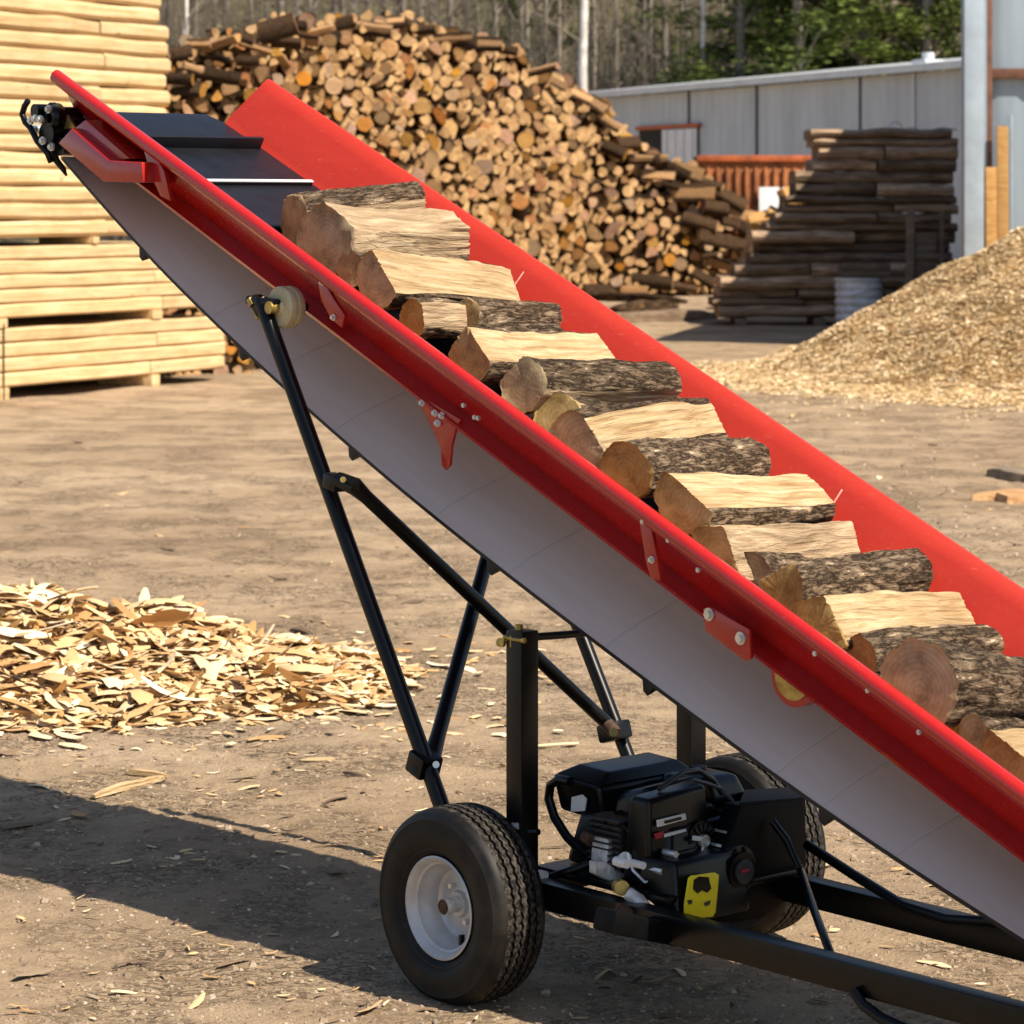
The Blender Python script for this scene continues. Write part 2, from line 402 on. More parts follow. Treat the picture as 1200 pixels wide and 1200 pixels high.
# red plates, gussets and bolts on the near rail
def plate(px, o, th, m, name, parent, bev=.002):
    mb = MB(); mb.prism([mo(u, v, o) for u, v in px], (0, th, 0), m, bev); return mb.obj(name, parent)
def bolt(px, o, r, m='steel', parent=None, name='bolt', ln=.008):
    p = mo(px[0], px[1], o); mb = MB(); mb.cyl(p, p-Vector((0, ln, 0)), r, m, 6); mb.cyl(p+Vector((0, .004, 0)), p-Vector((0, .002, 0)), r*1.5, m, 14); return mb.obj(name, parent)
hp = plate([(482, 458), (540, 492), (534, 502), (529, 522), (527, 545), (522, 551), (517, 545), (516, 524), (500, 490)], -.262, .008, 'red', 'hanger_plate', root)
for p in ((495, 472), (510, 484), (513, 496), (518, 487)): bolt(p, -.265, .0055, 'whitelabel', hp, 'hole')
gp1 = plate([(748, 604), (760, 606), (770, 655), (774, 680), (763, 679), (757, 660)], -.345, .010, 'red', 'gusset', root)
for p in ((755, 611), (764, 656)): bolt(p, -.347, .005, 'steel', gp1)
gp2 = plate([(824, 713), (833, 712), (878, 738), (880, 772), (873, 775), (826, 739)], -.305, .008, 'red', 'roller_bracket', root)
for p in ((831, 720), (868, 748)): bolt(p, -.307, .009, 'steel', gp2)
mb = MB(); rc = mo(930, 793, -.20); mb.cyl(rc, rc+Vector((0, .03, 0)), .062, 'red', 28); mb.cyl(rc-Vector((0, .004, 0)), rc+Vector((0, .012, 0)), .048, 'brass', 24)
mb.obj('guide_roller', root)
gp3 = plate([(372, 326), (384, 338), (392, 352), (404, 370), (400, 384), (388, 374), (376, 352)], -.330, .010, 'red', 'gusset', root)
for p in ((378, 331), (391, 372)): bolt(p, -.333, .005, 'steel', gp3)
gp4 = plate([(166, 168), (178, 176), (192, 200), (200, 236), (188, 230), (176, 204)], -.338, .012, 'red', 'gusset', root)
for p in ((543, 475), (556, 489), (560, 660-170), (783, 633), (818, 668), (1017, 809), (1077, 858), (955, 766)):
    bolt(p, -.352, .0035, 'steel', railN, 'rivet', .004)
# red motor bracket under the head end
mb = MB()
q = [(68, 168), (84, 150), (128, 188), (166, 190), (168, 214), (121, 213)]
mb.prism([mo(u, v, -.37) for u, v in q], (0, .10, 0), 'red', .004)
mb.prism([mo(u, v, -.345) for u, v in ((80, 156), (100, 140), (152, 186), (120, 190))], (0, .06, 0), 'red', .003)
mb.obj('motor_bracket', root)
# belt: top run, head roller, sagging return run with pale back
HB = .232
mb = MB()
hr = mo(70, 152, -.24); hr = Vector((hr[0], 0, hr[2]))
rr_ = .052
ret_px = [(72, 183), (110, 228), (160, 280), (215, 338), (320, 437), (419, 525), (490, 585), (564, 643), (660, 716), (740, 777), (800, 823), (870, 872), (940, 923), (1040, 1000), (1120, 1046), (1200, 1094)]
ret = [mo(u, v, -HB) for u, v in ret_px]
ret += [Vector((ret[-1][0]+d, 0, ret[-1][2]-d*.36)) for d in (.15, .35, .5)]
# smooth the sag: resample evenly along the run, then average
_sx = [p[0] for p in ret]
def _zat(x):
    for a, b in zip(ret, ret[1:]):
        if a[0] <= x <= b[0]: return a[2]+(b[2]-a[2])*(x-a[0])/(b[0]-a[0])
    return ret[-1][2]
ret = [Vector((_sx[0]+(_sx[-1]-_sx[0])*i/60, 0, _zat(_sx[0]+(_sx[-1]-_sx[0])*i/60))) for i in range(61)]
for _ in range(26):
    ret = [ret[0]] + [Vector((b[0], 0, (a[2]+2*b[2]+c[2])/4)) for a, b, c in zip(ret, ret[1:], ret[2:])] + [ret[-1]]
os_ = [-HB + 2*HB*i/8 for i in range(9)]
secs = []
def tilt(p, o):
    w = max(0, min(1, (p[0]-ret[0][0])/.45))*(1 if p[0] < .7 else max(.35, 1-(p[0]-.7)*.9))
    return w*(.33*(o+HB) - .10*max(0, 1-(o+HB)/.10)**2*.10)
sub = []
for a, b in zip(ret, ret[1:]):
    sub.append(a)
sub.append(ret[-1])
mb.strip([[Vector((p[0], o, p[2] + tilt(p, o))) for o in os_] for p in sub], 'beltback')
mb.strip([[Vector((p[0]-.001, o, p[2] - .007 + tilt(p, o))) for o in os_[::-1]] for p in sub], 'rubber')
for sg in (-1, 1):
    mb.strip([[Vector((p[0], sg*(HB+.0015), p[2]+.001+tilt(p, sg*HB))), Vector((p[0], sg*(HB+.0015), p[2]-.0085+tilt(p, sg*HB)))][::sg] for p in sub], 'rubber')
belt = mb.obj('return_belt', root)
# pale stitched seams across the return belt
for i, (u, v) in enumerate([(245, 360), (318, 400), (395, 487), (520, 605), (600, 672), (700, 745), (905, 896), (955, 934), (1040, 1000)]):
    best = min(sub, key=lambda p: (p - Vector((mo(u, v, -HB)[0], 0, mo(u, v, -HB)[2]))).length)
    mb = MB(); mb.strip([[Vector((best[0]+d, o, best[2]+.0009+tilt(best, o))) for o in os_[:-1]] for d in (-.002, .002)], 'seam'); mb.obj('belt_seam', belt)
# top run and wrap round the head roller
mb = MB()
path = [cv(TL, 0, .002)] + [cv(t, 0, .002) for t in [TL*(1-i/20) for i in range(1, 20)]] + [cv(.0, 0, .0)]
a0 = math.atan2(CA, SA)
arc = [Vector((hr[0]+rr_*math.cos(a0+k*(math.pi+.15)/12), 0, hr[2]+rr_*math.sin(a0+k*(math.pi+.15)/12))) for k in range(13)]
path += arc
mb.strip([[Vector((p[0], o, p[2])) for o in os_] for p in path], 'rubber')
mb.strip([[Vector((p[0], o, p[2]-.006)) for o in os_[::-1]] for p in path[:22]], 'rubber')
top = mb.obj('carrying_belt', root)
def cleat(t, h=.030, white=False):
    mb = MB(); mb.box(cv(t, 0, h/2+.003), (.010, 2*HB-.02, h), 'rubber', Matrix.Rotation(ALPHA, 3, 'Y') @ Matrix.Rotation(.15, 3, 'Y'), .002)
    o = mb.obj('cleat', top)
    if white:
        mb = MB(); mb.box(cv(t+.001, 0, h+.0045), (.012, 2*HB-.02, .004), 'whiteline', Matrix.Rotation(ALPHA, 3, 'Y'), .001); mb.obj('cleat_edge', o)
tA = icv(mo(300, 163, .2)); tB = icv(mo(357, 217, .2))
cleat(tA[0], .034); cleat(tB[0], .010, True)
t = tB[0]+.33
while t < TL-.1: cleat(t, .03); t += .33
for u, v in ((165, 290), (284, 408), (420, 531), (579, 659), (757, 799), (968, 947)):
    p = mo(u, v-6, -HB+.01)
    mb = MB(); best = min(sub, key=lambda q: (q - Vector((p[0], 0, p[2]))).length)
    mb.prism([(best[0]-.014, -HB+.004, best[2]-.016), (best[0]+.022, -HB+.004, best[2]-.026), (best[0]+.002, -HB+.004, best[2]-.050), (best[0]-.012, -HB+.004, best[2]-.040)], (0, 2*HB-.01, tilt(best, HB)-.006), 'rubber', .002)
    mb.obj('cleat', belt)
mb = MB(); mb.cyl((hr[0], -HB-.01, hr[2]), (hr[0], HB+.01, hr[2]), rr_-.004, 'blackplastic', 32); mb.cyl((hr[0], -HB-.10, hr[2]), (hr[0], HB+.05, hr[2]), .013, 'steel', 16)
mb.obj('head_roller', root)
# deck plate under the carrying belt, with cross members
mb = MB(); mb.hexa([cv(.08, -.215, -.022), cv(TL, -.215, -.022), cv(TL, .215, -.022), cv(.08, .215, -.022), cv(.08, -.215, -.010), cv(TL, -.215, -.010), cv(TL, .215, -.010), cv(.08, .215, -.010)], 'primer')
for t in (.5, 1.2, 1.9, 2.6, 3.3): mb.box(cv(t, 0, -.036), (.03, .43, .026), 'primer', Matrix.Rotation(ALPHA, 3, 'Y'))
mb.obj('deck', root)
# hydraulic motor and bearings on the head shaft
mb = MB()
def hc(u, v, o): return mo(u, v, o)
b0 = hc(62, 138, -.335); mb.cyl(b0, b0+Vector((0, .075, 0)), .030, 'blackplastic', 24)
mb.lathe([(-.005, .012), (-.012, .014), (-.012, .024), (0, .030)], 'blackplastic', b0, 20)
b1 = hc(40, 130, -.36); mb.cyl(b1, b1+Vector((0, .05, 0)), .019, 'blackplastic', 18)
b2 = hc(54, 158, -.345); mb.cyl(b2, b2+Vector((0, .06, 0)), .036, 'black', 22)
b3 = hc(70, 172, -.335); mb.cyl(b3, b3+Vector((0, .05, 0)), .024, 'blackplastic', 18)
mb.box(hc(64, 150, -.31), (.085, .03, .115), 'black', Matrix.Rotation(.5, 3, 'Y'), .008)
mb.box(hc(80, 150, -.285), (.10, .05, .085), 'black', Matrix.Rotation(.4, 3, 'Y'), .012)
mo_ = mb.obj('hydraulic_motor', root)
mb = MB(); c_ = hc(66, 137, -.318)
mb.lathe([(0, .024), (-.006, .026), (-.006, .034), (.006, .037)], 'brass', c_, 24); mb.prism([hc(66, 124, -.312), hc(72, 126, -.312), hc(88, 150, -.312), hc(60, 153, -.312), hc(64, 147, -.312), hc(70, 138, -.312)], (0, .01, 0), 'brass', .002); mb.obj('bearing_flange', mo_)
for p in ((47, 140), (41, 139), (60, 172), (50, 165), (36, 141), (57, 128)): bolt(p, -.365 if p[0] < 52 else -.35, .0075, 'steel', mo_)
mb = MB(); mb.tube([hc(33, 118, -.36), hc(29, 124, -.362), hc(26, 134, -.362), hc(30, 144, -.36), hc(36, 150, -.358), hc(44, 166, -.355), hc(56, 180, -.35), hc(60, 190, -.34)], .0085, 'blackplastic', 10); mb.obj('hose', mo_)
mb = MB(); mb.tube([hc(62, 174, -.33), hc(66, 188, -.32), hc(74, 198, -.31), hc(78, 206, -.305)], [.010, .009, .008, .003], 'blackplastic', 10); mb.obj('belt_scraper', mo_)

# ---- wheels
def wheel(o_c, sgn, spin):
    R0 = .21; hub = (0, o_c, .2045)
    W = MB()
    W.lathe([(-.048, .094), (-.060, .100), (-.066, .106), (-.064, .110), (-.056, .106), (-.052, .098), (-.046, .090), (-.030, .086), (-.022, .078), (-.002, .074), (.004, .066), (.0, .040), (-.004, .026), (-.004, .008)], 'silver', (0, 0, 0), 56)
    W.lathe([(.052, .10), (.064, .108), (.05, .090), (.01, .086), (.008, .03), (.008, .008)], 'silver', (0, 0, 0), 40)
    w = W.obj('wheel', root, hub)
    T = MB()
    side = [(.052, .100), (.062, .110), (.070, .122), (.0715, .124), (.0715, .128), (.0755, .132), (.0785, .150), (.0785, .168), (.0745, .184), (.0755, .187), (.0725, .190), (.068, .198)]
    tr = []; zg = []; tm = []
    tread = [(-.062, .2035, 0), (-.050, .2075, .0), (-.0355, .2090, .0022), (-.034, .2000, .0022), (-.0295, .2000, .0022), (-.028, .2096, .0022), (-.0145, .2100, .0022), (-.013, .2005, .0022), (-.0085, .2005, .0022), (-.007, .2101, .0022), (.007, .2101, .0022), (.0085, .2005, .0022), (.013, .2005, .0022), (.0145, .2100, .0022), (.028, .2096, .0022), (.0295, .2000, .0022), (.034, .2000, .0022), (.0355, .2090, .0022), (.050, .2075, 0), (.062, .2035, 0)]
    prof = [(-y*.95, r) for y, r in side] + [(y*.95, r) for y, r, z in tread] + [(y*.95, r) for y, r in side[::-1]]
    zg = [0]*len(side) + [z for *_, z in tread] + [0]*len(side)
    mats = []
    for (y0, r0), (y1, r1) in zip(prof, prof[1:]):
        mats.append('tread' if min(r0, r1) > .207 else 'tyre')
    T.lathe(prof, 'tyre', (0, 0, 0), 128, zg, mats)
    for q in T.bm.verts:
        if q.co.z < -.197: q.co.y *= 1+.9*(-.197-q.co.z); q.co.z = -.197+(q.co.z+.197)*.35
    T.obj('tyre', w)
    Hb = MB(); Hb.tube([(0, sgn*.0, 0), (0, sgn*.05, 0)], .0165, 'alu', 20, False); Hb.tube([(0, sgn*.05, 0), (0, sgn*.051, 0), (0, sgn*.02, 0)], [.0165, .011, .011], 'rust', 20, True)
    Hb.tube([(0, sgn*.002, 0), (0, sgn*.012, 0)], [.03, .026], 'silver', 24)
    for k in range(4):
        a = k*math.pi/2+.6; Hb.cyl((.042*math.cos(a), 0, .042*math.sin(a)), (.042*math.cos(a), sgn*.012, .042*math.sin(a)), .006, 'steel', 6)
    Hb.obj('hub', w)
    V = MB(); a = -1.05; V.box((.076*math.cos(a), sgn*.03, .076*math.sin(a)), (.008, .012, .022), 'blackplastic', None, .002); V.obj('valve_slot', w)
    w.rotation_euler = (0, spin, 0)
    return w
wheel(-.466, -1, .0); wheel(.405, -1, .0)
# ---- frame
def part(fn, name, parent=root):
    mb = MB(); fn(mb); return mb.obj(name, parent)
part(lambda b: b.cyl((0, -.45, .2045), (0, .40, .2045), .019, 'black', 18), 'axle')
part(lambda b: b.bar((.04, -.365, .238), (2.1, -.352, .232), .045, .058, 'black', .004), 'frame_beam')
part(lambda b: b.bar((-.02, .08, .238), (2.1, .062, .232), .045, .058, 'black', .004), 'frame_beam')
part(lambda b: b.bar((.06, -.40, .236), (.06, .40, .236), .05, .05, 'black', .004), 'cross_beam')
part(lambda b: b.bar((2.08, -.40, .232), (2.08, .12, .232), .05, .05, 'black', .004), 'cross_beam')
p0 = mo(612, 738, -.38)
post = part(lambda b: (b.box((p0[0], -.38, .5), (.050, .050, .585), 'black', None, .004)), 'post')
fp = mo(810, 828, .30)
post2 = part(lambda b: b.box((fp[0], .30, .42), (.050, .050, .62), 'black', None, .004), 'post')
part(lambda b: (b.cyl((p0[0]-.034, -.40, .775), (p0[0]+.03, -.40, .775), .006, 'brass', 10), b.cyl((p0[0]-.04, -.41, .765), (p0[0]-.028, -.41, .765), .010, 'brass', 8), b.cyl((p0[0]-.01, -.38, .79), (p0[0]-.01, -.38, .803), .009, 'brass', 6)), 'pin', post)
part(lambda b: b.cyl(mo(600, 745, -.40), mo(600, 758, -.40), .006, 'brass', 8), 'pin', post)
part(lambda b: b.tube([(p0[0], -.36, .775), mo(660, 744, -.25), mo(694, 741, -.16)], .0085, 'black', 10), 'tie_rod')
for (u, v) in ((626, 975), (603, 968)):
    part(lambda b: b.cyl(mo(u-5, v, -.405), mo(u+5, v, -.405), .007, 'steel' if u < 610 else 'black', 8), 'bolt', post)
# prop legs
l0, l1 = mo(306, 352, -.37), mo(516, 940, -.37)
l2 = l0 + (l1-l0)*1.20
leg = part(lambda b: b.cyl(l0, l2, .0185, 'black', 20), 'prop_leg')
fl0, fl1 = mo(680, 740, .37), mo(745, 910, .37)
fl_t = fl0 + (fl0-fl1)*2.2; fl_b = fl1 + (fl1-fl0)*.3
leg2 = part(lambda b: b.cyl(fl_t, fl_b, .0175, 'black', 20), 'prop_leg')
part(lambda b: (b.cyl(mo(292, 352, -.375), mo(325, 356, -.37), .012, 'black', 14), b.box(mo(304, 358, -.37), (.05, .03, .03), 'black', Matrix.Rotation(.8, 3, 'Y'), .006)), 'leg_head', leg)
part(lambda b: (b.cyl(mo(296, 354, -.375), mo(303, 374, -.372), .0065, 'brass', 10), b.cyl(mo(293, 351, -.38), mo(297, 358, -.38), .010, 'brass', 8)), 'pin', leg)
rl = mo(335, 360, -.335)
part(lambda b: (b.lathe([(-.028, .0), (-.028, .014), (-.022, .020), (-.024, .044), (-.018, .050), (-.006, .050), (-.003, .042), (.003, .042), (.006, .050), (.018, .050), (.024, .046), (.026, 0)], 'nylon', rl, 40)), 'nylon_roller'); nyl = bpy.data.objects['nylon_roller']
part(lambda b: (b.cyl(rl-Vector((0, .045, 0)), rl+Vector((0, .06, 0)), .011, 'black', 16), b.cyl(rl-Vector((0, .052, 0)), rl-Vector((0, .03, 0)), .015, 'brass', 12)), 'roller_axle', nyl)
# braces
def clamp(p, name='clamp'):
    part(lambda b: (b.box(p, (.045, .05, .05), 'black', Matrix.Rotation(.5, 3, 'Y'), .006), b.cyl(Vector(p)-Vector((0, .034, 0)), Vector(p)-Vector((0, .02, 0)), .008, 'brass', 8)), name)
d0 = mo(397, 562, -.405); d1 = mo(722, 858, .34)
dk = mo(416, 570, -.40)
part(lambda b: b.tube([d0, dk, dk.lerp(d1, .04), d1.lerp(dk, .03), d1], [.018, .021, .0165, .0165, .018], 'black', 16), 'cross_brace')
part(lambda b: (b.box(mo(392, 565, -.395), (.05, .035, .036), 'black', Matrix.Rotation(.2, 3, 'Y'), .006), b.cyl(mo(402, 562, -.44), mo(402, 562, -.40), .007, 'brass', 10)), 'clamp')
part(lambda b: (b.box(mo(720, 857, .345), (.075, .05, .045), 'black', Matrix.Rotation(-.3, 3, 'Y'), .008), b.tube([mo(712, 849, .30), mo(722, 860, .30)], .016, 'rust', 12), b.cyl(mo(719, 858, .27), mo(719, 858, .31), .011, 'brass', 10)), 'clamp')
e0 = mo(505, 892, -.345); e1 = mo(572, 650, .10)
part(lambda b: b.tube([e0, e0.lerp(e1, .12), e0.lerp(e1, 1.3)], [.021, .0175, .0175], 'black', 16), 'cross_brace')
part(lambda b: (b.box(mo(497, 895, -.37), (.055, .06, .05), 'black', Matrix.Rotation(.35, 3, 'Y'), .006), b.cyl(mo(488, 902, -.40), mo(488, 902, -.36), .010, 'black', 10), b.cyl(mo(511, 896, -.40), mo(511, 896, -.37), .008, 'steel', 8)), 'clamp')
# thin rods and hoses towards the tow end
part(lambda b: b.tube([ms(905, 962, .47), ms(922, 985, .50), ms(938, 1020, .53), mo(956, 1072, -.20), mo(968, 1104, -.31), mo(978, 1130, -.345)], .0085, 'black', 10), 'cable')
part(lambda b: b.tube([mo(946, 990, .10), mo(1000, 1025, .06), mo(1060, 1062, .03), mo(1110, 1077, .0), mo(1175, 1081, .0), mo(1240, 1083, .0)], .011, 'black', 10), 'hose')
part(lambda b: b.tube([mo(1000, 1160, -.39), mo(1012, 1178, -.39), mo(1034, 1194, -.39), mo(1062, 1206, -.39), mo(1120, 1222, -.39)], .011, 'black', 10), 'hose')
# tail end feet and roller (beyond the picture's edge)
part(lambda b: (b.cyl(cv(TL-.05, -.30, -.03), cv(TL-.05, .30, -.03), .04, 'black', 20)), 'tail_roller')
for sg in (-1, 1):
    part(lambda b: (b.bar(cv(TL-.25, sg*.24, -.03), (cv(TL-.25, 0, 0)[0]+.02, sg*.24, .02), .04, .04, 'black'), b.box((cv(TL-.25, 0, 0)[0]+.02, sg*.24, .012), (.12, .08, .012), 'black')), 'foot')

# ---- engine
eng = part(lambda b: (b.box((.28, -.115, .272), (.40, .42, .014), 'black', None, .003), b.hexa([(.10, -.26, .28), (.42, -.26, .28), (.42, .10, .28), (.10, .10, .28), (.13, -.24, .40), (.40, -.24, .40), (.40, .08, .40), (.13, .08, .40)], 'blackplastic', .02)), 'engine')
def epart(fn, name, parent=None): return part(fn, name, parent or eng)
epart(lambda b: (b.bar(ms(708, 1078, .52), ms(786, 1094, .52), .06, .045, 'matteblack', .006), b.cyl(ms(712, 1075, .50), ms(775, 1090, .50), .020, 'matteblack', 14)), 'mount_bracket')
# upright fan cowl: nearest corner at (757, ...)
c0 = ms(757, 940, .40); c1 = ms(757, 1042, .40)
def cowl(b):
    zb, zt = c1[2], c0[2]; o0 = c0[1]
    b.hexa([(.315, o0+.010, zb), (.400, o0+.008, zb), (.400, o0+.20, zb), (.315, o0+.20, zb), (.330, o0+.018, zt), (.392, o0+.014, zt), (.392, o0+.185, zt+.012), (.330, o0+.185, zt+.012)], 'blackplastic', .012)
    b.hexa([(.20, o0+.06, zb+.02), (.33, o0+.05, zb+.02), (.33, o0+.30, zb+.02), (.20, o0+.30, zb+.02), (.22, o0+.08, zt-.02), (.33, o0+.07, zt+.012), (.33, o0+.28, zt+.02), (.22, o0+.28, zt-.01)], 'blackplastic', .02)
epart(cowl, 'fan_cowl'); cow = bpy.data.objects['fan_cowl']
# stickers on the cowl: illegible white strip over a small red and white mark
def on_s(u0, v0, u1, v1, u2, v2, u3, v3, s, m, name, parent):
    pts = [ms(u0, v0, s), ms(u1, v1, s), ms(u2, v2, s), ms(u3, v3, s)]
    part(lambda b: b.prism(pts, (.003, 0, 0), m, 0), name, parent)
on_s(769, 961, 802, 953, 803, 960, 770, 969, .402, 'whitelabel', 'sticker', cow)
on_s(778, 962, 797, 957, 798, 960, 779, 965, .4055, 'blackplastic', 'sticker_print', cow)

on_s(766, 977, 777, 974, 775, 981, 768, 983, .402, 'redlabel', 'emblem', cow)
on_s(778, 977, 803, 971, 803, 974, 778, 981, .402, 'whitelabel', 'sticker', cow)
# air cleaner box with hose
def airbox(b):
    b.hexa([(.06, -.235, .382), (.205, -.235, .375), (.205, .03, .375), (.06, .03, .382), (.05, -.25, .462), (.20, -.25, .455), (.20, .04, .455), (.05, .04, .462)], 'blackplastic', .012)
    b.hexa([(.055, -.245, .462), (.20, -.245, .455), (.20, .035, .455), (.055, .035, .462), (.085, -.20, .482), (.18, -.20, .478), (.18, .01, .478), (.085, .01, .482)], 'blackplastic', .006)
    b.cyl((.13, -.14, .28), (.13, -.14, .39), .03, 'blackplastic', 16)
epart(airbox, 'air_cleaner'); ab = bpy.data.objects['air_cleaner']
part(lambda b: b.prism([mo(671, 934, -.2515), mo(683, 931, -.2515), mo(688, 936, -.2515), mo(686, 950, -.2515), mo(670, 951, -.2515)], (0, -.003, 0), 'whitelabel'), 'sticker', ab)
epart(lambda b: b.tube([mo(668, 916, -.25), mo(656, 913, -.25), mo(645, 920, -.25), mo(643, 936, -.25), mo(650, 958, -.25), mo(664, 980, -.25), mo(680, 996, -.25), mo(690, 1004, -.25)], .0105, 'blackplastic', 12), 'breather_hose')
# second box behind: fuel tank with cap
def tank(b):
    b.hexa([(.20, -.10, .40), (.33, -.10, .40), (.33, .09, .40), (.20, .09, .40), (.215, -.08, .468), (.315, -.08, .468), (.315, .06, .462), (.215, .06, .462)], 'blackplastic', .02)
    b.cyl((.26, -.01, .462), (.26, -.01, .478), .020, 'blackplastic', 20)
epart(tank, 'fuel_tank')
def arch(b):
    b.tube([ms(772, 925, .36), ms(800, 905, .36), ms(818, 902, .34), ms(836, 914, .34), ms(846, 930, .34)], .006, 'darkgrey', 10)
epart(arch, 'pull_cord_guide')
# carburettor: cast grey block with flange and screws
def carb(b):
    b.prism([ms(694, 978, .22), ms(706, 973, .22), ms(718, 982, .22), ms(720, 1012, .22), ms(711, 1020, .22), ms(692, 1008, .22)], (.05, 0, 0), 'alu', .004)
    b.prism([ms(690, 1008, .27), ms(700, 1008, .27), ms(736, 1028, .27), ms(752, 1040, .27), ms(744, 1050, .27), ms(690, 1022, .27)], (.02, 0, 0), 'alu', .003)
    b.cyl(ms(727, 1010, .30), ms(733, 1006, .34), .014, 'alu', 14)
    b.cyl(ms(684, 980, .22), ms(692, 984, .24), .012, 'rust', 12)
    b.prism([ms(744, 1030, .30), ms(762, 1034, .30), ms(756, 1052, .30), ms(742, 1046, .30)], (.015, 0, 0), 'alu', .002)
    b.cyl(ms(712, 968, .25), ms(738, 984, .28), .009, 'darkgrey', 10)
def fins(b):
    for k_ in range(9):
        b.box((.255, -.262, .300+.0125*k_), (.10, .055, .004), 'darkgrey')
    b.box((.255, -.25, .35), (.085, .05, .105), 'rust')
epart(fins, 'cooling_fins')
def starter(b):
    o_ = ms(822, 985, .405)
    for k_ in range(14):
        a = k_*2*math.pi/14; b.box(o_+Vector((.004, .030*math.cos(a), .030*math.sin(a))), (.006, .014, .0035), 'darkgrey', Matrix.Rotation(a, 3, 'X'))
    b.cyl(o_-Vector((.02, 0, 0)), o_+Vector((.002, 0, 0)), .042, 'blackplastic', 30); b.cyl(o_, o_+Vector((.012, 0, 0)), .014, 'steel', 16)
epart(starter, 'recoil_starter')
def wires(b):
    b.tube([ms(700, 968, .22), ms(714, 960, .26), ms(730, 966, .30), ms(744, 985, .33)], .004, 'blackplastic', 8)
    b.tube([ms(736, 1000, .34), ms(742, 1020, .36), ms(756, 1034, .40), ms(772, 1030, .42)], .0035, 'steel', 8)
    b.tube([ms(800, 1008, .43), ms(812, 1018, .44), ms(826, 1016, .44), ms(846, 1000, .44)], .0035, 'darkgrey', 8)
    b.tube([ms(846, 1040, .475), ms(852, 1058, .475), ms(862, 1064, .475), ms(876, 1056, .475)], .004, 'darkgrey', 8)
epart(wires, 'wiring')
def muffler(b):
    b.box((.20, .02, .40), (.10, .12, .07), 'darkgrey', None, .015); b.cyl((.20, .08, .41), (.20, .13, .42), .012, 'rust', 14)
epart(muffler, 'muffler')
epart(carb, 'carburettor'); cb = bpy.data.objects['carburettor']
for u, v, m, r in ((752, 1014, 'whitelabel', .008), (775, 1021, 'steel', .008), (778, 1034, 'steel', .010), (733, 1012, 'whitelabel', .010), (851, 976, 'steel', .006), (843, 1003, 'brass', .008), (845, 992, 'steel', .007), (790, 1001, 'steel', .007)):
    p = ms(u, v, .435); part(lambda b: (b.cyl(p-Vector((.03, 0, 0)), p+Vector((.006, 0, 0)), r, m, 8),), 'bolt', eng)
part(lambda b: b.cyl(ms(725, 1038, .36), ms(729, 1041, .39), .016, 'brass', 14), 'fuel_tap', eng)
epart(lambda b: (b.tube([ms(735, 1046, .40), ms(748, 1056, .42), ms(760, 1068, .44), ms(772, 1078, .46)], [.014, .016, .013, .010], 'alu', 10), b.cyl(ms(722, 1064, .42), ms(742, 1072, .44), .013, 'rust', 10), b.cyl(ms(762, 1075, .46), ms(780, 1074, .46), .007, 'brass', 8), b.cyl(ms(768, 1070, .46), ms(766, 1084, .46), .008, 'alu', 8)), 'linkage')
epart(lambda b: (b.bar(ms(812, 982, .42), ms(822, 983, .42), .006, .010, 'whitelabel', .001), b.bar(ms(787, 1001, .42), ms(797, 1003, .42), .006, .008, 'steel', .001), b.tube([ms(812, 1012, .43), ms(822, 1004, .43), ms(824, 992, .43)], .003, 'steel', 8), b.bar(ms(797, 1000, .42), ms(814, 996, .42), .006, .005, 'darkgrey', .001)), 'control_lever')
# yellow warning plate on a dark lower cover
epart(lambda b: b.hexa([(.38, -.31, .272), (.49, -.30, .215), (.49, -.08, .215), (.38, -.08, .272), (.38, -.30, .345), (.47, -.29, .345), (.47, -.08, .345), (.38, -.08, .345)], 'blackplastic', .012), 'lower_cover')
def lab(b):
    q = [(806, 1029), (809, 1026), (836, 1022), (841, 1025), (840, 1040), (837, 1069), (834, 1074), (806, 1076), (801, 1072), (801, 1060)]
    b.prism([ms(u, v, .498) for u, v in q], (.004, 0, 0), 'yellow', .001)
epart(lab, 'warning_plate'); wl = bpy.data.objects['warning_plate']
blob = [(813, 1031), (819, 1027), (830, 1028), (831, 1034), (833, 1041), (828, 1046), (822, 1043), (817, 1047), (812, 1042)]
part(lambda b: b.prism([ms(u, v, .5025) for u, v in blob], (.002, 0, 0), 'blackplastic'), 'label_print', wl)
for q in ([(805, 1055), (810, 1054), (811, 1058), (807, 1060)], [(825, 1058), (832, 1055), (831, 1060), (826, 1062)]):
    part(lambda b: b.prism([ms(u, v, .5025) for u, v in q], (.002, 0, 0), 'darkgrey'), 'label_print', wl)
# flywheel housing disc and belt guard
fw = ms(866, 1020, .47)
def flywheel(b):
    for k, (x, r, m) in enumerate(((0, .052, 'darkgrey'), (.012, .040, 'blackplastic'), (.018, .026, 'darkgrey'))):
        b.cyl(fw+Vector((x-.02, 0, 0)), fw+Vector((x, 0, 0)), r, m, 28)
    for k in range(10):
        a = k*math.pi/5; b.box(fw+Vector((.002, .044*math.cos(a), .044*math.sin(a))), (.008, .012, .004), 'blackplastic', Matrix.Rotation(-a, 3, 'X'))
    b.box(fw+Vector((.021, -.004, .004)), (.004, .022, .006), 'redlabel')
epart(flywheel, 'flywheel')
gpoly = [(868, 944), (944, 936), (946, 1012), (938, 1035), (920, 1058), (895, 1076), (862, 1082), (834, 1080), (832, 1060), (848, 1000), (858, 975)]
epart(lambda b: b.prism([ms(u, v, .455) for u, v in gpoly], (-.05, 0, 0), 'matteblack', .006), 'belt_guard')
bg = bpy.data.objects['belt_guard']
tp = [ms(866, 940, .452), ms(944, 934, .452), ms(932, 922, .30), ms(872, 925, .30)]
part(lambda b: b.prism(tp, (0, 0, -.03), 'matteblack', .004), 'guard_top', bg)
